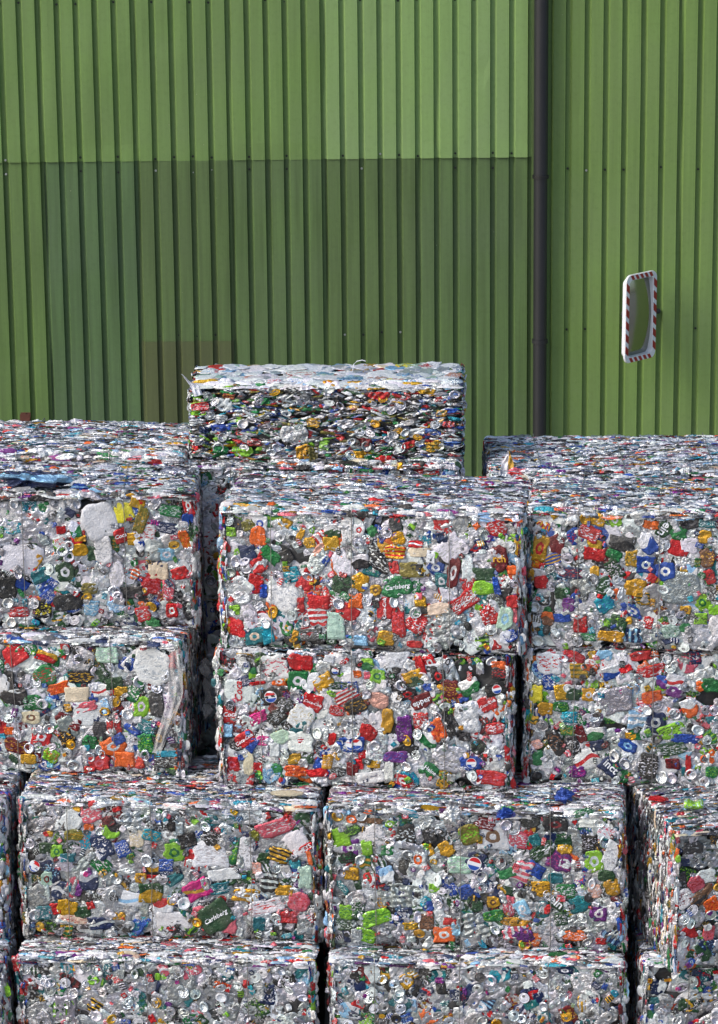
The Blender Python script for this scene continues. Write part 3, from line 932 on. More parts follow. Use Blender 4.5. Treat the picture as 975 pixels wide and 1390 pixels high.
C2_M = [(747, 697, 16, 11, -20, 'B', 0), (813, 706, 18, 15, -10, 'Y', 0), (836, 706, 15, 19, 10, 'L', 3, 'W'), (885, 712, 20, 11, 0, 'O', 0), (902, 717, 22, 17, -125, 'g', 0, 'W', ('text', 'ein', 'W', .75, 0)), (921, 722, 20, 17, 0, 'G', 0), (921, 742, 26, 20, -10, 'R', 0), (801, 724, 26, 18, -20, 'R', 1), (783, 729, 20, 23, 20, 'B', 1),
 (757, 739, 18, 24, 0, 'M', 0), (734, 745, 20, 32, -10, 'Y', 3, 'R'), (752, 760, 22, 15, 20, 'B', 4, 'Y'), (808, 739, 20, 11, 0, 'Y', 0), (808, 752, 26, 16, -5, 'R', 0), (844, 737, 30, 19, -8, 'K', 5, 'k'), (834, 752, 20, 12, -25, 'G', 0), (857, 757, 14, 19, 0, 'Y', 1, 'g'), (880, 737, 20, 28, 35, 'B', 5, 'W'),
 (877, 765, 22, 21, 0, 'B', 3, 'W'), (903, 773, 24, 22, 10, 'B', 3, 'W'), (939, 773, 14, 28, 0, 'W', 5, 'b'), (960, 755, 18, 23, 0, 'n', 1, 'Y'), (957, 727, 17, 17, 0, 'Y', 0), (960, 709, 20, 11, 0, 't', 1), (936, 738, 22, 18, 0, 'W', 1), (777, 778, 32, 15, 0, 'N', 1), (808, 775, 12, 13, 0, 'Y', 0), (834, 772, 18, 26, 30, 'g', 1, 'W'),
 (816, 796, 24, 22, 15, 'g', 1), (863, 796, 26, 20, 0, 'Y', 0), (873, 811, 17, 18, 0, 'Y', 4, 'g'), (821, 820, 22, 20, 30, 'T', 1), (788, 847, 17, 23, 0, 'R', 1, 'M'), (762, 839, 24, 11, 0, 'B', 0), (839, 846, 22, 20, -20, 'g', 0), (829, 864, 32, 14, -5, 'Y', 0), (798, 865, 20, 9, 0, 'G', 1), (736, 791, 16, 17, 10, 'R', 0),
 (924, 796, 46, 44, 0, 's', 0), (885, 783, 12, 11, -30, 'R', 0), (931, 827, 14, 12, 0, 'Y', 3, 'n'), (954, 816, 19, 22, 20, 'L', 3, 'G'), (952, 839, 16, 15, 0, 'L', 1), (970, 826, 14, 14, 0, 'L'), (931, 852, 14, 12, 0, 'G', 0), (963, 780, 14, 19, 20, 'R', 1, 'K'), (880, 845, 12, 16, -10, 'R', 1, 'W'), (772, 821, 15, 18, 0, 'U', 1, 'k'), (739, 816, 14, 11, 0, 'K', 3, 'W'),
 (744, 840, 16, 18, 0, 'n', 5, 'O'), (854, 842, 8, 10, 0, 'Y', 0), (911, 857, 24, 19, 0, 'C', 1), (762, 805, 14, 16, 0, 'g'), (1000, 740, 24, 26, 10, 'R'), (1010, 800, 22, 22, 0, 'B'), (1060, 760, 26, 20, 0, 'Y'), (780, 702, 14, 12, 0, 'W'), (858, 712, 20, 14, 0, 'W')]
C2_B = [(880, 860, 60, 20, 0, 's'), (790, 830, 40, 26, 0, 'S')]
C0_M = [(30, 757, 52, 44, -20, 'W', 0), (136, 706, 44, 48, 15, 'W', 0), (134, 722, 20, 15, 0, 'Y', 5, 'g'), (167, 691, 24, 28, 20, 'y', 0), (187, 681, 18, 13, -20, 'Y', 0), (192, 704, 14, 34, -20, 'o', 1, 'Y'), (103, 719, 14, 22, 20, 'G', 5, 'W'), (110, 731, 14, 8, 0, 'Y', 0), (164, 727, 16, 19, 20, 'R', 0, 'W', ('text', 'Coca', 'W', .9, 0)), (182, 731, 16, 17, 0, 'Y', 0),
 (231, 691, 26, 15, -10, 'G', 1), (255, 683, 13, 24, 10, 'R', 3, 'W'), (254, 701, 15, 13, 0, 'B', 0), (231, 716, 34, 15, -12, 'N', 1, 'W'), (251, 731, 14, 28, 20, 'O', 1, 'Y'), (197, 722, 26, 22, 0, 'W', 1), (84, 719, 12, 10, 0, 'R', 0), (85, 735, 20, 17, 20, 'W', 1, 'R'), (110, 747, 20, 17, 0, 'Y', 0), (126, 752, 13, 19, 0, 'g', 0), (141, 747, 22, 34, 0, 'W', 1),
 (159, 780, 18, 40, 0, 'W', 1, 'k'), (56, 783, 22, 19, 20, 't', 0), (90, 778, 22, 28, 10, 'g', 3, 'W'), (67, 812, 20, 18, 40, 'B', 1, 'W'), (60, 828, 20, 24, 5, 'K', 1, 'y'), (31, 794, 20, 14, -35, 'B', 0), (10, 798, 26, 30, 0, 'K', 0), (26, 832, 28, 14, 0, 'R', 1), (95, 819, 38, 22, 0, 'K', 0), (126, 827, 20, 19, 0, 'b', 1), (159, 824, 20, 16, 10, 'b', 1), (205, 793, 26, 32, 5, 'R', 1, 'P'),
 (228, 802, 15, 27, 0, 'P', 1), (244, 778, 22, 17, 20, 'R', 0), (215, 775, 24, 22, 0, 'c', 0), (226, 752, 22, 18, 0, 'b', 3, 'W'), (195, 834, 18, 20, 10, 'R', 1), (233, 829, 15, 19, 0, 'R', 3, 'W'), (208, 845, 18, 11, -20, 'G', 0), (123, 801, 20, 15, 0, 'o', 1, 'k'), (177, 806, 32, 15, 5, 'K', 1), (184, 780, 11, 18, -30, 'O', 4, 'W'), (205, 740, 20, 18, 0, 'W', 0), (80, 800, 10, 9, 0, 'L', 0),
 (96, 695, 14, 10, -40, 'N', 0), (-60, 740, 24, 24, 0, 'R'), (-90, 800, 30, 22, 0, 'G'), (256, 752, 12, 22, 0, 'S')]
C0_B = [(28, 712, 100, 56, 0, 'S')]
B0_M = [(23, 888, 28, 26, 30, 'R', 0), (23, 866, 18, 12, 20, 'B', 1), (51, 872, 24, 14, 15, 'g', 0), (62, 917, 28, 26, 20, 'G', 1, 'R'), (64, 892, 26, 13, -20, 'R', 5, 'Y'), (108, 919, 30, 17, 0, 'K', 1), (79, 934, 28, 13, 15, 'O', 1, 'R'), (20, 946, 34, 20, 10, 'K', 0), (21, 940, 14, 10, 20, 'W', 0), (44, 953, 24, 19, 0, 'G', 1), (103, 942, 30, 19, 0, 'c', 0),
 (154, 928, 22, 16, 10, 'g', 0), (162, 938, 18, 12, 0, 'Y', 0), (180, 937, 20, 30, -30, 'G', 1, 'W'), (190, 958, 20, 26, -5, 'L', 3, 'W'), (211, 955, 19, 33, 3, 'k', 0), (205, 905, 44, 46, 0, 'W', 1), (231, 899, 9, 17, 10, 'R', 0), (136, 937, 24, 15, 10, 'W', 2, 'R'), (117, 968, 40, 30, 0, 'W', 0), (115, 959, 28, 12, 15, 'P', 0), (41, 973, 24, 17, 0, 'c', 3, 'n'), (133, 991, 18, 26, 0, 'k', 0), (153, 986, 19, 19, 10, 'R', 1, 'M'),
 (159, 1002, 15, 14, 30, 'B', 0), (197, 985, 26, 17, -15, 't', 1, 'W'), (197, 1009, 20, 28, 10, 'G', 1), (152, 1012, 34, 24, 10, 'O', 3, 'W'), (168, 1030, 26, 20, 0, 'O', 0), (184, 1034, 22, 16, 0, 'R', 1, 'O'), (133, 1035, 26, 20, 10, 'R', 3, 'P'), (120, 1007, 20, 18, 0, 'G', 1, 'K'), (54, 999, 25, 24, 0, 'R', 3, 'S'), (20, 1012, 32, 20, -10, 'M', 1), (11, 991, 12, 10, 0, 'O', 0), (86, 998, 20, 24, 30, 'K', 1),
 (67, 1025, 20, 18, -30, 'L', 1, 'R'), (225, 1032, 32, 20, 0, 'k', 1, 'W'), (225, 1022, 28, 8, 5, 'T', 0), (241, 1028, 8, 34, 0, 'O', 0), (215, 1000, 16, 26, 10, 'K', 3, 'Y'), (226, 957, 14, 34, 0, 'W', 1, 'U'), (36, 1030, 22, 14, 0, 'Y', 0), (145, 890, 28, 20, 0, 'C', 1, 'S'), (12, 925, 16, 30, 0, 'K', 0), (85, 870, 16, 8, 0, 'T', 0), (-60, 930, 24, 24, 0, 'B'), (-80, 990, 30, 22, 0, 'R')]
A1_M = [(95, 1115, 40, 24, 30, 'W', 0), (123, 1105, 26, 23, 10, 'P', 1), (84, 1091, 10, 11, -20, 'K', 0), (146, 1116, 16, 14, 20, 'M', 1), (151, 1128, 20, 24, -25, 'L', 5, 'K'), (120, 1124, 13, 9, 0, 'O', 0), (116, 1142, 15, 26, 0, 'T', 1, 'O'), (138, 1149, 22, 34, 30, 'N', 1, 'W'), (166, 1154, 17, 22, 20, 'B', 1), (137, 1174, 28, 20, -35, 'G', 1, 'W'), (77, 1156, 16, 17, 0, 'L', 3, 'G'), (62, 1151, 16, 15, 0, 'g', 0), (92, 1164, 18, 11, 0, 't', 0),
 (41, 1174, 28, 20, -30, 'K', 0, 'W', GL), (64, 1192, 14, 19, 0, 'C', 3, 'M'), (121, 1195, 24, 26, 0, 'N', 5, 'W'), (108, 1208, 8, 16, -20, 'U', 0), (92, 1231, 26, 21, -10, 'Y', 0), (76, 1233, 16, 15, 0, 'R', 1), (113, 1238, 22, 15, 0, 'g', 0), (100, 1134, 24, 14, 0, 'o', 1, 'Y'), (236, 1159, 26, 25, 0, 'L', 3, 'G'), (262, 1169, 20, 26, -15, 'R', 1), (225, 1176, 18, 16, 0, 'B', 1), (205, 1135, 24, 15, -15, 'T', 1, 'Y'), (208, 1179, 16, 13, 0, 'Y', 5, 'W'),
 (254, 1142, 22, 18, 15, 'K', 1), (232, 1120, 10, 18, 0, 'K', 0), (288, 1138, 28, 22, -25, 'K', 1, 'W'), (285, 1161, 40, 34, 0, 'W', 1, 'k'), (316, 1159, 11, 30, -8, 'G', 1), (334, 1159, 20, 44, -5, 'W', 1), (375, 1123, 50, 22, 20, 'P', 1, 'W'), (402, 1146, 32, 34, 35, 'W', 0), (409, 1155, 34, 10, 33, 'R', 0, 'W', ('text', 'UE   TYS', 'W', .85, 0)), (379, 1162, 26, 20, -20, 'Y', 4, 'K'), (358, 1166, 16, 15, 0, 'g', 0), (400, 1179, 16, 22, 0, 'B', 5, 'T'), (413, 1192, 19, 30, 0, 'C', 0),
 (303, 1189, 38, 16, 8, 'W', 0), (364, 1200, 22, 30, -5, 'K', 4, 'W'), (335, 1218, 34, 17, -8, 'Y', 3, 'W'), (297, 1208, 26, 15, 10, 't', 1), (268, 1209, 32, 24, 30, 'Q', 2, 'Y'), (205, 1213, 30, 24, 0, 'Y', 5, 'g'), (236, 1195, 24, 14, 35, 't', 0), (172, 1221, 40, 22, -5, 'W', 2, 'b'), (162, 1244, 16, 10, 0, 'Y', 0), (221, 1231, 24, 20, 10, 'W', 5, 'R'), (293, 1246, 40, 38, 32, 'g', 0, 'W', ('text', 'Carlsberg', 'W', .8, 0)), (311, 1259, 19, 19, 0, 'P', 0), (272, 1241, 18, 18, 10, 'P', 0),
 (405, 1226, 26, 24, 0, 'P', 1, 'R'), (390, 1247, 24, 15, 0, 'R', 1, 'P'), (385, 1211, 22, 13, 0, 'Y', 0), (362, 1233, 46, 18, 15, 'W', 1), (138, 1254, 32, 17, 5, 'N', 2, 'W'), (236, 1252, 42, 26, 0, 'W', 0), (233, 1262, 24, 11, 0, 'K', 3, 'R'), (359, 1278, 22, 9, 10, 'o', 0), (191, 1193, 14, 13, 0, 'Y', 3, 'n'), (352, 1256, 15, 18, 0, 't', 0), (50, 1215, 40, 30, 20, 's', 0), (60, 1238, 22, 18, 0, 't', 1), (100, 1248, 36, 14, 0, 'c', 1), (30, 1255, 10, 18, 0, 't', 0),
 (310, 1100, 16, 12, 0, 'W', 1), (345, 1135, 12, 14, 0, 'o', 0), (185, 1140, 18, 22, 0, 'c', 1), (398, 1098, 24, 12, 10, 'M', 1), (420, 1165, 6, 22, 10, 'O', 0), (348, 1180, 12, 16, 0, 'p', 1)]
A1_B = [(57, 1110, 56, 44, 0, 's'), (290, 1105, 150, 30, 0, 's'), (190, 1115, 60, 28, 0, 's')]
A2_M = [(464, 1137, 22, 24, 10, 'L', 0), (477, 1152, 20, 20, 0, 'U', 3, 'S'), (479, 1128, 20, 14, 20, 'g', 1), (508, 1137, 28, 30, 35, 'W', 1), (499, 1152, 14, 20, 10, 'L', 0), (473, 1165, 22, 15, 10, 'K', 1, 'G'), (478, 1186, 19, 16, 0, 'Y', 1, 'n'), (470, 1237, 17, 20, 0, 'L', 1, 'G'), (487, 1235, 17, 24, 0, 'g', 1), (511, 1244, 38, 20, 20, 'L', 1, 'G'), (496, 1268, 28, 19, -15, 'L', 1, 'G'), (468, 1253, 20, 16, 0, 'g', 1, 'W'), (503, 1115, 30, 8, 0, 'n', 0), (478, 1113, 14, 10, 0, 'O', 3),
 (552, 1138, 22, 36, 0, 'K', 1, 'W'), (606, 1153, 18, 20, 30, 'Y', 0), (568, 1167, 22, 26, 0, 'S', 3, 'O'), (526, 1187, 18, 20, 10, 'W', 5, 'b'), (644, 1172, 24, 26, -15, 'N', 0, 'W', GL), (637, 1210, 26, 18, 10, 'B', 1, 'N'), (637, 1133, 26, 26, 20, 'o', 1, 'L'), (657, 1118, 26, 15, -10, 'M', 1), (625, 1174, 30, 22, 0, 'C', 1, 'W'), (669, 1136, 36, 34, 0, 'W', 3, 'n'), (703, 1141, 22, 22, -10, 'P', 1, 'W'), (726, 1141, 14, 16, 20, 't', 0), (754, 1120, 30, 18, 0, 'K', 3, 'M'), (737, 1155, 36, 17, 35, 'g', 1, 'W'), (765, 1141, 20, 16, 0, 'g', 0), (766, 1153, 20, 12, 0, 'Y', 0),
 (758, 1169, 30, 24, -20, 'U', 1, 'Q'), (766, 1172, 14, 12, -20, 'W', 4, 'k'), (726, 1180, 22, 17, -30, 'B', 1, 'N'), (708, 1182, 22, 26, -20, 'P', 4, 'W'), (806, 1169, 24, 26, 0, 'L', 3, 'W'), (829, 1163, 18, 40, -20, 'W', 1, 'k'), (822, 1188, 20, 14, 0, 'g', 0), (830, 1203, 20, 21, 10, 'Y', 0), (800, 1147, 18, 24, 0, 'K', 1), (784, 1226, 26, 22, 20, 't', 1, 'T'), (767, 1208, 24, 18, 0, 'G', 1), (753, 1191, 18, 14, 0, 't', 0), (754, 1222, 24, 17, -38, 'g', 0, 'W', ('text', 'ein', 'W', .7, 0)), (811, 1238, 22, 21, 0, 'U', 3, 'W'), (760, 1245, 15, 18, 10, 'g', 1, 'W'),
 (733, 1205, 24, 19, 0, 'Y', 1), (708, 1231, 16, 22, 30, 'b', 3, 'S'), (690, 1228, 15, 26, 0, 'P', 1, 'W'), (670, 1241, 26, 15, 10, 'G', 1), (698, 1249, 36, 11, 0, 'Y', 1, 'n'), (706, 1266, 36, 18, -20, 'U', 1, 'K'), (669, 1223, 16, 15, 0, 'Y', 3, 'n'), (688, 1185, 20, 12, 20, 'G', 0), (611, 1249, 16, 9, 0, 'R', 0), (619, 1260, 12, 17, 0, 'b', 0), (603, 1267, 26, 19, 0, 'O', 3, 'W'), (580, 1249, 18, 22, 0, 'n', 1), (580, 1226, 14, 20, 20, 'B', 5, 'T'), (590, 1205, 14, 11, 0, 'L', 0), (778, 1268, 28, 15, 0, 'O', 1), (558, 1255, 18, 10, 10, 'Y', 1),
 (552, 1175, 18, 24, 0, 'k', 1), (583, 1136, 14, 20, 30, 'K', 1), (527, 1155, 16, 14, 0, 'G', 0), (648, 1228, 14, 16, 0, 'g', 0), (806, 1208, 16, 18, 0, 'p', 1), (650, 1140, 10, 10, 0, 'Y', 0), (720, 1116, 24, 14, 0, 'k'), (800, 1118, 24, 12, 0, 'W', 1), (825, 1130, 24, 18, -20, 'W', 1, 'P')]
A2_B = [(800, 1260, 90, 34, 0, 's'), (640, 1255, 60, 34, 0, 's'), (545, 1215, 60, 34, 0, 's')]
A3_M = [(929, 1220, 22, 24, 20, 'W', 1, 'M'), (945, 1199, 20, 20, 30, 'P', 1), (951, 1217, 16, 40, -40, 'n', 0), (948, 1222, 12, 26, -35, 'K', 0), (936, 1268, 20, 18, 25, 'R', 0), (967, 1228, 18, 20, 20, 'O', 1, 'R'), (963, 1266, 16, 20, 0, 'P', 1), (959, 1188, 24, 18, 0, 'W', 1), (924, 1190, 14, 12, 0, 'k'), (990, 1160, 24, 24, 0, 'G'), (1010, 1220, 26, 22, 0, 'B'), (1060, 1180, 26, 22, 0, 'R'), (940, 1150, 26, 16, 0, 'k', 0), (928, 1170, 14, 10, 0, 'N', 0)]
A3_B = [(950, 1160, 50, 34, 0, 's')]
A0_M = [(2, 1150, 12, 24, 0, 'P'), (-4, 1200, 16, 20, 0, 'R'), (0, 1240, 12, 20, 0, 'G'), (-40, 1150, 24, 24, 0, 'Y'), (-60, 1220, 24, 24, 0, 'B')]
D0_M = [(208, 630, 26, 12, 5, 'R', 0), (178, 630, 18, 9, 0, 'g', 1, 'o'), (228, 633, 12, 10, 0, 'S', 0), (55, 626, 12, 12, 20, 'R', 0), (100, 628, 30, 12, 0, 'k', 0), (30, 618, 22, 9, -10, 'Y', 0)]
D2_M = [(745, 642, 20, 8, 0, 'Q', 0), (770, 642, 18, 8, 0, 'k', 0), (870, 642, 10, 8, 0, 'R', 0), (910, 642, 16, 8, 0, 'G', 0), (960, 642, 20, 8, 0, 'R', 0)]
DB_M = [(268, 636, 14, 12, 20, 'Y', 0), (258, 628, 12, 10, 0, 'W', 0)]
D1_M = [(412, 615, 20, 22, 10, 'Y'), (425, 616, 16, 20, 0, 'o'), (300, 581, 30, 10, 0, 'B'), (278, 584, 16, 10, 0, 'N'), (284, 540, 18, 12, 0, 'G'), (270, 553, 26, 14, 10, 'R'), (266, 561, 22, 8, 0, 'L'), (305, 550, 22, 20, 0, 'W'), (375, 560, 34, 14, 0, 'N'), (460, 545, 16, 16, 0, 'K'), (400, 530, 30, 10, 0, 'K'), (515, 536, 30, 12, 0, 'R'), (426, 574, 20, 14, 0, 'Y'), (440, 606, 14, 12, 0, 'L'), (590, 605, 24, 14, 30, 'Y'), (488, 616, 22, 10, 0, 'Y'), (505, 622, 24, 8, 0, 'G'), (330, 612, 30, 14, 0, 'L'),
        (345, 600, 20, 10, 0, 'R'), (300, 610, 24, 10, 0, 'G'), (556, 603, 22, 10, 20, 'R'), (560, 553, 22, 12, 0, 'K'), (600, 560, 16, 10, 0, 'Y'), (610, 575, 18, 9, 0, 'R'), (310, 538, 18, 12, 0, 'M'), (356, 545, 22, 10, 0, 'G'), (540, 548, 18, 10, 0, 'Y'), (580, 530, 24, 9, 0, 'Y'), (618, 533, 16, 8, 0, 'B'), (470, 575, 24, 14, 0, 'S'), (400, 590, 40, 26, 0, 'S'), (495, 600, 24, 12, 0, 'M')]

BALES = []
def bale(key, *a, **k):
    r = make_bale(*a, **k, seed=len(BALES) + 1)
    BALES.append((key, r))
    return r

ZG, ZA, ZB, ZC, ZD = .67, 1.33, 1.97, 2.61, 2.66
G1 = 'bales of crushed cans in the stack'
if EXEC_BALES:
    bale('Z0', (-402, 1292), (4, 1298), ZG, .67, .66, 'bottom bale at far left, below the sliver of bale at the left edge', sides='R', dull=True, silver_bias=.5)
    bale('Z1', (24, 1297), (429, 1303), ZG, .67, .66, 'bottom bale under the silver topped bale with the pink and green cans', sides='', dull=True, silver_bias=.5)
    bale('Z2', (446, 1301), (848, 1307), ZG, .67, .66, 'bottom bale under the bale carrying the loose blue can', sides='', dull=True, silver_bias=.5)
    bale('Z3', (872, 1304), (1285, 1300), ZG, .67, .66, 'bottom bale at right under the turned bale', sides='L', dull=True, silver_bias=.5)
    bale('A0', (-405, 1080), (6, 1087), ZA, .66, .66, 'bale cut off at the left edge, only a sliver of its front in view', A0_M, sides='R')
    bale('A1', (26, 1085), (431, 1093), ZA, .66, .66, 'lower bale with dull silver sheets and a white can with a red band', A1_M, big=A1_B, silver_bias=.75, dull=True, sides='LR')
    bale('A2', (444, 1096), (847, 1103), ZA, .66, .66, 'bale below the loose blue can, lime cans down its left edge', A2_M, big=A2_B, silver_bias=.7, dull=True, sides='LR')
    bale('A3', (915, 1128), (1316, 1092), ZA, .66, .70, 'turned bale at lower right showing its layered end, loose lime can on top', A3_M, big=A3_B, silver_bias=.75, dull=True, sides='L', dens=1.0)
    bale('B0', (-165, 862), (246, 871), ZB, .64, .68, 'left middle bale with orange cans and clear plastic at its right corner', B0_M, sides='R')
    bale('B1', (295, 881), (695, 889), ZB, .64, .66, 'centre bale with many red cans, pinkish red can at its lower right corner', B1_M, sides='LR', lips=False)
    bale('B2', (713, 881), (1120, 886), ZB, .64, .66, 'bale on the right of the middle layer with yellow, green and light blue cans', B2_M, sides='L', lips=False)
    bale('C0', (-150, 673), (264, 668), ZC, .64, .62, 'left bale with a large plain silver sheet and blue foil on its edge', C0_M, big=C0_B, sides='R')
    bale('C1', (299, 690), (709, 699), ZC, .64, .64, 'centre bale with a green can at its middle and silver sheet along its top', C1_M, big=C1_B, sides='LR')
    bale('C2', (717, 692), (1130, 700), ZC, .64, .64, 'right bale of the upper layer with blue ringed cans and a round grey sheet', C2_M, big=C2_B, sides='L')
    bale('D0', (-160, 612), (248, 619), ZD, .64, .66, 'rear bale at left, only its dark streaked top showing against the green wall', D0_M, sides='R')
    bale('D2', (664, 640), (1076, 637), 2.60, .64, .66, 'rear bale at right, its streaked top under the round cornered mirror', D2_M, sides='L')
    bale('DB', (250, 630), (627, 629), 2.62, .64, .66, 'rear bale lying shaded under the smaller topmost bale', DB_M, sides='LR')
    bale('D1', (258, 523), (628, 521), 2.985, .355, .46, 'topmost bale, smaller, with a bright white top and layers seen edge on', D1_M, axis='z')

    # rear columns carrying the rear bales, seen only between the front ones
    src = dict(BALES)
    def support(key, col, z, label):
        s, t = src[key], src[col]
        o = s.copy()
        C.objects.link(o)
        o.location = (t.location.x, t.location.y + .02, z)
        o.rotation_euler = t.rotation_euler
        o['label'] = label
        o['group'] = 'rear bales glimpsed through the gaps'
        for ch in s.children:
            if ch.name.split('.')[0] in ('body', 'pressed_cans'):
                c = ch.copy()
                C.objects.link(c)
                c.parent = o
    for col, nm in (('D0', 'left'), ('DB', 'middle'), ('D2', 'right')):
        zt = src[col].location.z
        for k, (key, lv) in enumerate((('B1', 'third'), ('A2', 'second'), ('Z1', 'lowest'))):
            z = zt - .64 * (k + 1) if k < 2 else 0.0
            support(key, col, z, f'rear bale in shade behind the {nm} column, {lv} layer from the ground')

WARP = None
# ------------------------------------------------------------------ loose pieces lying on the bales
def crumple(name, loc, size, mat_code, label, cat, rz=0.0, amp=.18, flat=.5, seed=1, n=22):
    rng = np.random.default_rng(seed)
    q, f = grid_template(n, n)
    th = q[:, 0] * PI
    ph = q[:, 1] * PI / 2 * .98
    d = np.stack([np.cos(ph) * np.cos(th), np.cos(ph) * np.sin(th), np.sin(ph)], 1)
    r = np.ones(len(d))
    for i in range(9):
        k = rng.normal(size=3) * rng.uniform(1.2, 4.0)
        r += amp * (0.6 - np.abs(np.sin(d @ k + rng.uniform(0, 6)))) * .6
    v = d * r[:, None] * np.array([size[0] / 2, size[1] / 2, size[2] / 2])
    v[:, 2] -= v[:, 2].min()
    me = bpy.data.meshes.new(name)
    me.from_pydata([tuple(x) for x in v], [], [tuple(x) for x in f])
    me.update()
    c = pal(mat_code, .02)
    cb = pal('b' if name == 'foil_bag' else 'W')
    nn = len(v)
    set_attrs(me, np.tile(c, (nn, 1)), np.tile(cb, (nn, 1)), np.tile((2 if name == 'foil_bag' else 0, .3, .1), (nn, 1)), np.column_stack([q, np.zeros(nn)]))
    me.materials.append(M_CAN)
    o = link(bpy.data.objects.new(name, me))
    o.location = loc
    o.rotation_euler = (0, 0, rz)
    return tag(o, label, cat)


def dented_can(name, loc, rz, code, code2, label, length=.115, r=.031, squash=.8, seed=3):
    rng = np.random.default_rng(seed)
    root = empty(name, loc, rz)
    tag(root, label, 'can')
    n, m = 26, 22
    q, f = grid_template(n, m)
    th = (q[:, 0] + 1) * PI
    t = q[:, 1]
    prof = np.interp(t, [-1, -.94, -.86, .82, .94, 1], [.78, .86, 1, 1, .84, .80])
    rr = r * prof
    dent = np.exp(-((t - .05) / .3) ** 2) * np.clip(np.cos(th - PI / 2), 0, 1) * .55
    rr = rr * (1 - dent) * (1 + .04 * np.sin(3 * th + 4 * t) + .03 * np.sin(9 * t + th))
    v = np.stack([t * length / 2, rr * np.cos(th), rr * np.sin(th) * squash], 1)
    zmin = v[:, 2].min()
    v[:, 2] -= zmin
    me = bpy.data.meshes.new('can_wall')
    me.from_pydata([tuple(x) for x in v], [], [tuple(x) for x in f])
    me.polygons.foreach_set('use_smooth', [True] * len(me.polygons))
    me.update()
    nn = len(v)
    set_attrs(me, np.tile(pal(code, .02), (nn, 1)), np.tile(pal(code2), (nn, 1)), np.tile((1, .3, .1), (nn, 1)),
              np.column_stack([q[:, 1], q[:, 0] * .9, np.zeros(nn)]))
    me.materials.append(M_CAN)
    link(bpy.data.objects.new('can_wall', me), root)
    for sg in (-1, 1):
        p = Piece(T_LID, 0, 0, r * 1.6, r * 1.6 * squash, 0, pal('S'), tuple(x * .4 for x in pal('s')), 6, 'lid', amp=.0003)
        fr = frame_np((sg * length / 2, 0, -zmin), (0, sg, 0), (0, 0, 1), (sg, 0, 0))
        pieces_mesh('can_end', [(p, fr)], root)
    return root


def on_top(px, py, z):
    p = on_z(px, py, z)
    return (p.x, p.y, z)


crumple('crushed_can', on_top(766, 1090, ZA + .012), (.085, .06, .055), 'B', 'crumpled bright blue can lying on the ledge below the right middle bale', 'can', .2, seed=4, amp=.3)
crumple('crushed_can', on_top(687, 1112, ZA - .012), (.07, .045, .045), 'B', 'small blue and silver can hanging on the front lip below the blue can', 'can', .1, seed=9, amp=.3)
crumple('crushed_can', on_top(893, 1088, ZA + .012), (.085, .04, .022), 'R', 'flat red can lying left of the loose lime can', 'can', -.1, seed=12, amp=.25)
crumple('foil_lump', on_top(613, 1124, ZA - .03), (.085, .06, .085), 'S', 'white and silver foil lump on the front lip of the lower centre bale', 'foil', .1, seed=14, amp=.3)
dented_can('drinks_can', on_top(942, 1098, ZA + .012), math.radians(-6), 'L', 'C', 'dented lime green can lying on its side on the turned bale', length=.085, r=.026)
crumple('carton', on_top(390, 1080, ZA + .014), (.15, .07, .02), 'c', 'flattened cream carton bridging the dark slot between two lower bales', 'carton', -.04, seed=21, amp=.12)
crumple('foil_bag', on_top(38, 668, ZC + .0), (.23, .12, .085), 'N', 'crumpled dark blue foil bag draped on the front edge of the left bale', 'foil bag', -.1, seed=31, amp=.6, n=44)
crumple('foil_bag', on_top(108, 666, ZC + .006), (.085, .05, .03), 'B', 'small bright blue foil scrap right of the dark blue foil bag', 'foil', 0, seed=33, amp=.3)


def sheet_thing(name, pts_uv, origin, U, V, Nn, mat, label, cat, amp=.008, nx=14, ny=18, seed=1, code=None, th=.0012):
    """a limp sheet between two edge polylines, given real thickness"""
    rng = np.random.default_rng(seed)
    a = np.array(pts_uv[0], float)
    b = np.array(pts_uv[1], float)
    T = np.linspace(0, 1, ny)
    ta = np.linspace(0, 1, len(a))
    A = np.stack([np.interp(T, ta, a[:, k]) for k in range(2)], 1)
    B = np.stack([np.interp(T, ta, b[:, k]) for k in range(2)], 1)
    vs = []
    o, U, V, Nn = map(np.array, (origin, U, V, Nn))
    ph = rng.uniform(0, 6, 6)
    for j in range(ny):
        for i in range(nx):
            s = i / (nx - 1)
            p = A[j] * (1 - s) + B[j] * s
            z = amp * (abs(math.sin(7 * s + 5 * T[j] + ph[0])) + .6 * math.sin(13 * s - 9 * T[j] + ph[1]) + .5 * math.sin(21 * T[j] + 4 * s + ph[2]))
            vs.append(o + U * p[0] + V * p[1] + Nn * z)
    f = []
    for j in range(ny - 1):
        for i in range(nx - 1):
            f.append((j * nx + i, j * nx + i + 1, (j + 1) * nx + i + 1, (j + 1) * nx + i))
    ob = mesh_obj(name, vs, f, mat)
    if code:
        nn = len(vs)
        me = ob.data
        set_attrs(me, np.tile(pal(code, .02), (nn, 1)), np.tile(pal('Y'), (nn, 1)), np.tile((5 if name == 'wrapper' else 0, .35, .1), (nn, 1)),
                  np.column_stack([np.tile(np.linspace(-1, 1, nx), ny), np.tile(np.linspace(-.9, .9, nx), ny), np.zeros(nn)]))
    md = ob.modifiers.new('thickness', 'SOLIDIFY')
    md.thickness = th
    return tag(ob, label, cat)


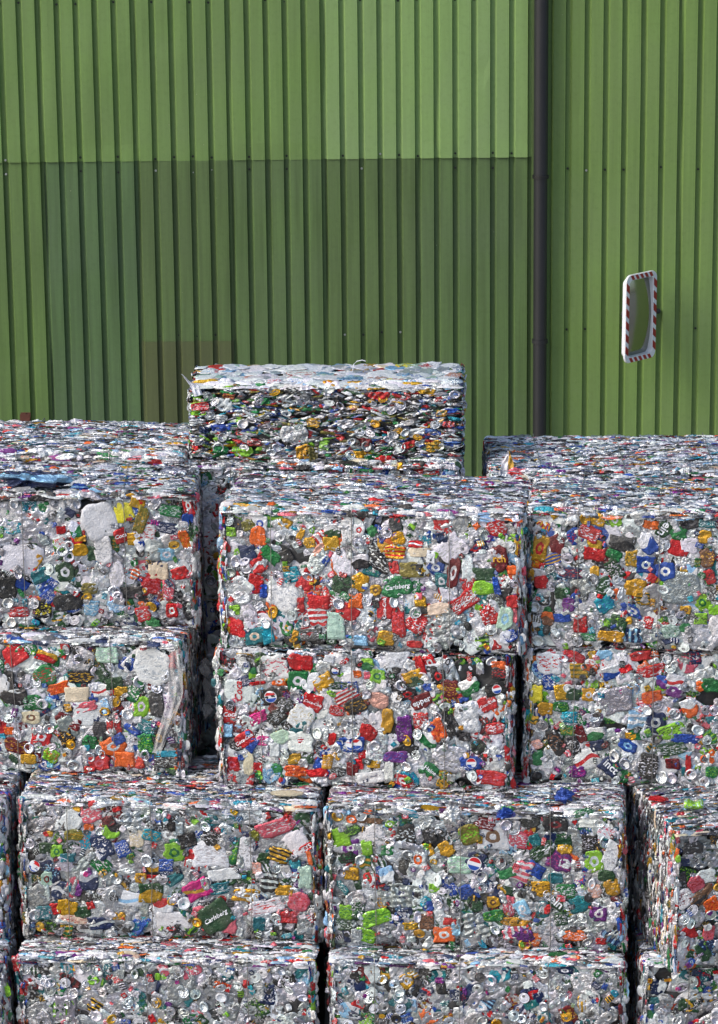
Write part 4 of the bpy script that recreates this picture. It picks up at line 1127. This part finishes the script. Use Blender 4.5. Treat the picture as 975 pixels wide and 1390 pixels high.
if EXEC_BALES:
    b0 = src['B0']
    mw = Matrix.Translation(b0.location) @ Matrix.Rotation(b0.rotation_euler.z, 4, 'Z')
    rt = mw.to_3x3()
    Lb, Rb = on_z(-165, 862, ZB), on_z(246, 871, ZB)
    ww = (Rb - Lb).length
    og = mw @ Vector((ww / 2, -.34 - .03, 0))
    u_, n_ = rt @ Vector((1, 0, 0)), rt @ Vector((0, -1, 0))
    sheet_thing('plastic_film', ([(-.05, .60), (-.055, .50), (-.06, .38), (-.12, .20), (-.14, .12)], [(-.0, .62), (.01, .52), (.01, .40), (-.06, .22), (-.10, .12)]),
                og, u_, (0, 0, 1), n_, M_FILM, 'clear plastic film strip hanging down the right corner of the left middle bale', 'plastic film', seed=5)
    og2 = mw @ Vector((ww / 2 + .02, 0, 0))
    s_ = rt @ Vector((0, 1, 0))
    sheet_thing('plastic_film', ([(-.10, .48), (-.08, .38), (-.07, .26), (-.08, .18)], [(.0, .46), (.06, .36), (.06, .28), (.0, .18)]),
                og2 + u_ * .03, s_, (0, 0, 1), u_, M_FILM, 'torn clear plastic film bulging into the dark gap beside the left middle bale', 'plastic film', seed=8, amp=.02)
    p = on_z(690, 637, 2.60)
    sheet_thing('wrapper', ([(-.035, -.01), (-.03, .03), (-.005, .07), (.0, .085)], [(.03, -.01), (.025, .03), (.015, .06), (.006, .085)]),
                (p.x, p.y, 2.60), (1, 0, 0), (0, .45, .9), (0, -.9, .45), M_CAN, 'white and yellow wrapper standing up on the rear right bale', 'wrapper', amp=.006, seed=11, code='W')
    p = on_z(258, 524, 2.985)
    sheet_thing('foil_scrap', ([(.02, -.03), (.0, .02), (-.02, .05), (-.04, .075)], [(.06, -.02), (.04, .02), (-.0, .04), (-.035, .075)]),
                (p.x, p.y - .0, 2.965), (1, 0, 0), (0, .3, .95), (0, -.95, .3), M_CAN, 'white foil spike sticking up at the left corner of the topmost bale', 'foil', amp=.005, seed=13, code='W')
    cu = MB()
    p = on_z(482, 503, 2.985)
    cu.tube([(p.x + dx, p.y, 2.985 + dz) for dx, dz in ((-.01, 0), (-.006, .03), (.01, .045), (.035, .05), (.05, .045))], .0022, 6)
    tag(cu.build('wire_end', M_WHITE), 'curled white plastic strand sticking up from the topmost bale', 'strand')

# ------------------------------------------------------------------ green warehouse
WY = 10.0            # wall plane


def wx(px, py=220.0):
    return on_y(px, py, WY).x


def wz(px, py):
    return on_y(px, py, WY).z


wh = empty('green_warehouse', (0, WY, 0))
tag(wh, 'green corrugated metal warehouse wall behind the bales', 'building')
PITCHM = (wx(717, 0) - wx(46, 0)) / 26.0
LX0 = wx(46, 0) - PITCHM * 90          # left field: groove start
RP = (wx(974, 0) - wx(768.6, 0)) / 8.0
RX0 = wx(768.6, 0)


def cladding(x0, x1, z0, z1, g0, pitch, yoff, mat, parent, seed=0, name='cladding_sheet', dent=.012, gd=.030):
    rng = np.random.default_rng(seed + 50)
    # profile stations: groove from 0 to .30 pitch, slope widths .05
    st = []
    k = math.floor((x0 - g0) / pitch) - 1
    while g0 + k * pitch < x1 + pitch:
        g = g0 + k * pitch
        st += [(g, 0.0), (g + .06 * pitch, gd), (g + .26 * pitch, gd), (g + .36 * pitch, 0.0), (g + .66 * pitch, -0.0006)]
        k += 1
    st = np.array(st)
    xs = [x0] + [a for a, b in st if x0 + .002 < a < x1 - .002] + [x1]
    ys = np.interp(xs, st[:, 0], st[:, 1])
    nz = max(8, int((z1 - z0) / .12))
    zs = np.linspace(z0, z1, nz)
    X, Z = np.meshgrid(xs, zs)
    Y = np.tile(ys, (nz, 1)) + yoff
    D = np.zeros_like(X)
    for i in range(7):
        kx, kz = rng.uniform(-5, 5), rng.uniform(-6, 6)
        D += np.sin(kx * X + kz * Z + rng.uniform(0, 6)) * dent * .18
    for i in range(int((x1 - x0) * (z1 - z0) * .9)):
        cx, cz, r = rng.uniform(x0, x1), rng.uniform(z0, z1), rng.uniform(.04, .12)
        D += rng.uniform(.2, 1) * dent * .8 * np.exp(-((X - cx) ** 2 + (Z - cz) ** 2) / r ** 2)
    edge = np.minimum(1, np.minimum(Z - z0, z1 - Z) / .1)
    Y = Y + D * np.clip(edge, .0, 1)
    n = len(xs)
    v = np.stack([X.ravel(), Y.ravel(), Z.ravel()], 1)
    th = .0022
    v2 = v + np.array([0, th, 0])
    f = []
    N1 = len(v)
    for j in range(nz - 1):
        for i in range(n - 1):
            a = j * n + i
            f.append((a, a + 1, a + n + 1, a + n))
            f.append((N1 + a, N1 + a + n, N1 + a + n + 1, N1 + a + 1))
    for i in range(n - 1):
        f.append((i, N1 + i, N1 + i + 1, i + 1))
        t = (nz - 1) * n + i
        f.append((t, t + 1, N1 + t + 1, N1 + t))
    for j in range(nz - 1):
        a = j * n
        f.append((a, a + n, N1 + a + n, N1 + a))
        a = j * n + n - 1
        f.append((a, N1 + a, N1 + a + n, a + n))
    return mesh_obj(name, np.concatenate([v, v2]), f, mat, parent)


ZT = 9.5
ZS = wz(360, 217)         # lap seam
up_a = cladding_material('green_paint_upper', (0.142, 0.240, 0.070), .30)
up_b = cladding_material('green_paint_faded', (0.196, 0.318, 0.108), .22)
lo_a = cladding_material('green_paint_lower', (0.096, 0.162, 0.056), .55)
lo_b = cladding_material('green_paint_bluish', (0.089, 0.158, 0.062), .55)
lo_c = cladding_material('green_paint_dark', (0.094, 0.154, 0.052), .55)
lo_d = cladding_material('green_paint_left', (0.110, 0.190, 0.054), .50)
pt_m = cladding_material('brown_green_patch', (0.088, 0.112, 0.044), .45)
rt_a = cladding_material('green_paint_right', (0.152, 0.250, 0.070), .30)


def rib(px):
    """snap a pixel column to the nearest groove's left lip on the left field"""
    k = round((wx(px) - LX0) / PITCHM)
    return LX0 + k * PITCHM + .16 * PITCHM


screw_me = None


def screw_row(x0, x1, z, g0, pitch, parent, skip, yoff=0.0, light=()):
    global screw_me
    k = math.ceil((x0 - g0) / pitch)
    i = 0
    while g0 + k * pitch + .16 * pitch < x1 - .01:
        x = g0 + (k + .16) * pitch
        if x > x0 + .01 and (k + i) % skip != skip - 1 and random.random() > .12:
            if screw_me is None:
                b = MB()
                b.tube([(0, .003, 0), (0, -.005, 0)], .0085, 8)
                b.tube([(0, -.005, 0), (0, -.010, 0)], .005, 6)
                s = b.build('screw', M_SCREW, parent)
                screw_me = s
            else:
                s = screw_me.copy()
                C.objects.link(s)
            s.parent = parent
            s.location = (x, .028 + yoff, z + random.uniform(-.012, .012))
            if random.random() < .12:
                s.material_slots[0].link = 'OBJECT'
                s.material_slots[0].material = M_SCREWL
        k += 1
        i += 1


random.seed(3)
low_b = [rib(-900), rib(-560), rib(-250), rib(57), rib(190), rib(312), rib(437), rib(563), wx(722)]
low_m = [lo_a, lo_d, lo_a, lo_d, lo_b, lo_c, lo_a, lo_c]
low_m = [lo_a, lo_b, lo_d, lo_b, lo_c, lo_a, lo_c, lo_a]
up_bd = [rib(-900), rib(-560), rib(-250), rib(57), rib(180), rib(312), rib(437), rib(590), wx(722)]
up_m = [up_a, up_a, up_a, up_a, up_a, up_a, up_b, up_b]
zsc1, zsc2 = wz(360, 213), wz(360, 232)
zmid = wz(180, 457)
for i in range(8):
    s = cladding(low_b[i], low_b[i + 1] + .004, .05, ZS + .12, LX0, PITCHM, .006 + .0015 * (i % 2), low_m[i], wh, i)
    screw_row(low_b[i], low_b[i + 1], zsc2, LX0, PITCHM, s, 4, .006)
    screw_row(low_b[i], low_b[i + 1], zmid, LX0, PITCHM, s, 2, .006)
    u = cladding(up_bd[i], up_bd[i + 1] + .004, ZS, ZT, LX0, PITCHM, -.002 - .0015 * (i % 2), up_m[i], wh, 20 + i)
    screw_row(up_bd[i], up_bd[i + 1], zsc1, LX0, PITCHM, u, 4, -.002)
    screw_row(up_bd[i], up_bd[i + 1], wz(360, 1), LX0, PITCHM, u, 3, -.002)
pt = cladding(rib(190), rib(312) - .002, .10, wz(250, 463), LX0, PITCHM, -.010, pt_m, wh, 60, 'repair_patch', .002)
rb = [wx(740), RX0 + RP * 6.16, RX0 + RP * 13.16, RX0 + RP * 20.16, RX0 + RP * 34.16]
for i in range(4):
    s = cladding(rb[i], rb[i + 1] + .004, .05, ZT, RX0, RP, .001 + .0015 * (i % 2), rt_a, wh, 80 + i)
    screw_row(rb[i], rb[i + 1], wz(860, 230), RX0, RP, s, 5, .001)
    screw_row(rb[i], rb[i + 1], wz(860, 447), RX0, RP, s, 3, .001)
# the building behind the cladding
b = MB()
xa, xb = low_b[0], rb[-1]
b.box(xa, xb, .06, 14, 0, ZT - .05)
b.build('structure_core', plain('dark_core', (.03, .035, .03), .8), wh)
b = MB()
b.add([(xa - .2, -.25, ZT - .02), (xb + .2, -.25, ZT - .02), (xb + .2, 7, ZT + 1.2), (xa - .2, 7, ZT + 1.2), (xa - .2, 14.2, ZT - .02), (xb + .2, 14.2, ZT - .02),
       (xa - .2, -.25, ZT + .1), (xb + .2, -.25, ZT + .1), (xb + .2, 7, ZT + 1.32), (xa - .2, 7, ZT + 1.32), (xa - .2, 14.2, ZT + .1), (xb + .2, 14.2, ZT + .1)],
      [(0, 3, 2, 1), (3, 4, 5, 2), (6, 7, 8, 9), (9, 8, 11, 10), (0, 1, 7, 6), (4, 10, 11, 5), (0, 6, 9, 3), (3, 9, 10, 4), (1, 2, 8, 7), (2, 5, 11, 8)])
b.build('roof', M_ROOF, wh)
# downpipe
px_ = wx(733, 290)
b = MB()
zj = wz(733, 237)
pr = .052
b.tube([(px_, -.085, .1), (px_, -.085, zj)], pr * .96, 24, False)
b.tube([(px_, -.085, zj + .001), (px_, -.085, ZT - .1)], pr * 1.0, 24, False)
dp = b.build('downpipe', M_PIPE, wh, True)
b = MB()
b.tube([(px_, -.085, zj - .012), (px_, -.085, zj + .012)], pr * 1.16, 24)
b.build('pipe_collar', plain('black_rubber', (.008, .008, .009), .5), dp)
for z in (1.2, zj + 1.9, zj - 2.5):
    b = MB()
    b.tube([(px_, -.085, z - .015), (px_, -.085, z + .015)], pr * 1.12, 24)
    b.box(px_ - .02, px_ + .02, -.05, .01, z - .012, z + .012)
    b.build('pipe_bracket', M_PIPE, dp)
# corner flashing between the two cladding fields
b = MB()
b.box(wx(722), wx(728), -.012, .04, .05, ZT)
b.build('flashing_strip', lo_c, wh)

# ------------------------------------------------------------------ convex mirror on the wall
mc = on_y(870, 430, WY - .30)
mw_, mh_ = .365, .655
mir = bpy.data.objects.new('convex_mirror', None)
link(mir)
AL = math.radians(47)
# local: x right across the mirror, z up, -y outward normal
mir.matrix_world = Matrix.Translation(mc) @ Matrix.Rotation(AL, 4, 'Z') @ Matrix.Rotation(math.radians(0.9), 4, 'Y')
tag(mir, 'rectangular convex traffic mirror with red and white striped frame on the green wall', 'traffic mirror')


def rrect(w, h, r, n=6):
    pts = []
    for cx, cz, a in ((w / 2 - r, h / 2 - r, 0), (-w / 2 + r, h / 2 - r, 90), (-w / 2 + r, -h / 2 + r, 180), (w / 2 - r, -h / 2 + r, 270)):
        for k in range(n + 1):
            t = math.radians(a + 90 * k / n)
            pts.append((cx + r * math.cos(t), cz + r * math.sin(t)))
    return pts


def loft(loops, mat, name, parent, closed_end=False, smooth=True):
    n = len(loops[0])
    v = [p for l in loops for p in l]
    f = []
    for i in range(len(loops) - 1):
        for k in range(n):
            f.append((i * n + k, i * n + (k + 1) % n, (i + 1) * n + (k + 1) % n, (i + 1) * n + k))
    if closed_end:
        f.append(tuple((len(loops) - 1) * n + k for k in range(n)))
    return mesh_obj(name, v, f, mat, parent, smooth)


fw = .042
def lp(w, h, r, y):
    return [(x, y, z) for x, z in rrect(w, h, r)]
# border, outer wall, back shell, inner wall (the visor)
fr_o = loft([lp(mw_ - 2 * fw, mh_ - 2 * fw, .035, .052), lp(mw_ - 2 * fw, mh_ - 2 * fw, .035, .0), lp(mw_ - 2 * fw + .004, mh_ - 2 * fw + .004, .036, -.004), lp(mw_ - .006, mh_ - .006, .055, -.004),
             lp(mw_, mh_, .058, .004), lp(mw_, mh_, .058, .012), lp(mw_ - .066, mh_ - .066, .045, .016), lp(mw_ - .074, mh_ - .074, .04, .056)], M_WHITE, 'frame', mir, True, False)
# red stripes, flush on the border
def stripes():
    b = MB()
    y0, y1 = -.0068, -.0045
    def quad(p):
        v = [(x, y0, z) for x, z in p] + [(x, y1, z) for x, z in p]
        b.add(v, [(0, 1, 2, 3), (7, 6, 5, 4), (0, 4, 5, 1), (1, 5, 6, 2), (2, 6, 7, 3), (3, 7, 4, 0)])
    iw = fw - .008
    for s in (1, -1):
        zc = s * (mh_ / 2 - fw / 2)
        for k in range(5):
            x = -mw_ / 2 + .075 + k * (mw_ - .15) / 4
            sk = .012
            quad([(x - .0145 + sk, zc - iw / 2), (x + .0145 + sk, zc - iw / 2), (x + .0145 - sk, zc + iw / 2), (x - .0145 - sk, zc + iw / 2)])
        xc = s * (mw_ / 2 - fw / 2)
        for k in range(6):
            z = -mh_ / 2 + .095 + k * (mh_ - .19) / 5
            sk = .014
            quad([(xc - iw / 2, z - .027 + sk), (xc + iw / 2, z - .027 - sk), (xc + iw / 2, z + .027 - sk), (xc - iw / 2, z + .027 + sk)])
    return b.build('red_stripes', M_RED, fr_o)
stripes()
q, f = grid_template(24, 28)
gw, gh = (mw_ - 2 * fw) / 2 - .001, (mh_ - 2 * fw) / 2 - .001
mv = []
for a, c in q:
    rr2 = (a * gw) ** 2 + (c * gh) ** 2
    mv.append((a * gw, .006 + rr2 / (2 * 1.25), c * gh))
mesh_obj('mirror_face', mv, f, M_MIRROR, mir, True)
b = MB()
b.tube([(0, .07, 0), (.0, .16, 0)], .03, 12)
iv = mir.matrix_world.inverted()
wp = iv @ Vector((mc.x + .16, WY - .0, mc.z - .02))
b.tube([(0, .15, 0), tuple((Vector((0, .15, 0)) + wp) / 2), tuple(wp)], .02, 10)
b.build('bracket', M_PIPE, mir)

# ------------------------------------------------------------------ short rusty post by the wall
pp = on_y(34.5, 560, WY - .35)
b = MB()
b.box(pp.x - .036, pp.x + .036, WY - .40, WY - .392, 0, pp.z)
b.box(pp.x - .036, pp.x + .036, WY - .336, WY - .328, 0, pp.z - .004)
b.box(pp.x - .004, pp.x + .004, WY - .392, WY - .336, 0, pp.z - .006)
b.box(pp.x - .07, pp.x + .07, WY - .44, WY - .29, 0, .012)
o = b.build('steel_post', M_RUST)
tag(o, 'short rusty brown steel post standing against the green wall at far left', 'post')

# ------------------------------------------------------------------ ground
me_s = 600
o = mesh_obj('ground', [(-me_s, -me_s, 0), (me_s, -me_s, 0), (me_s, me_s, 0), (-me_s, me_s, 0)], [(0, 1, 2, 3)], M_GROUND)
tag(o, kind='structure')

# ------------------------------------------------------------------ light
SUN_DIR = Vector((-0.95, -0.60, 0.85)).normalized()      # towards the sun
el = math.asin(SUN_DIR.z)
az = math.atan2(SUN_DIR.x, SUN_DIR.y)
sd_ = bpy.data.lights.new('sun', 'SUN')
sd_.energy = 1.4
sd_.angle = math.radians(26)
sd_.color = (1.0, .975, .94)
so = link(bpy.data.objects.new('sun', sd_))
so.rotation_euler = SUN_DIR.to_track_quat('Z', 'Y').to_euler()
so.location = (-8, -8, 14)
w = bpy.data.worlds.new('World')
bpy.context.scene.world = w
w.use_nodes = True
nt = w.node_tree
sky = nt.nodes.new('ShaderNodeTexSky')
sky.sky_type = 'NISHITA'
sky.sun_disc = False
sky.sun_elevation = el
sky.sun_rotation = az
sky.air_density = 1.0
sky.dust_density = 3.0
sky.ozone_density = 1.0
bg = nt.nodes['Background']
bg.inputs['Strength'].default_value = 0.15
nt.links.new(sky.outputs[0], bg.inputs[0])

sc = bpy.context.scene
sc.view_settings.view_transform = 'Standard'
sc.view_settings.look = 'None'
sc.view_settings.gamma = 1.0
sc.view_settings.exposure = 0.36
sc.cycles.max_bounces = 6
sc.cycles.diffuse_bounces = 3
sc.cycles.glossy_bounces = 4
sc.cycles.transparent_max_bounces = 6
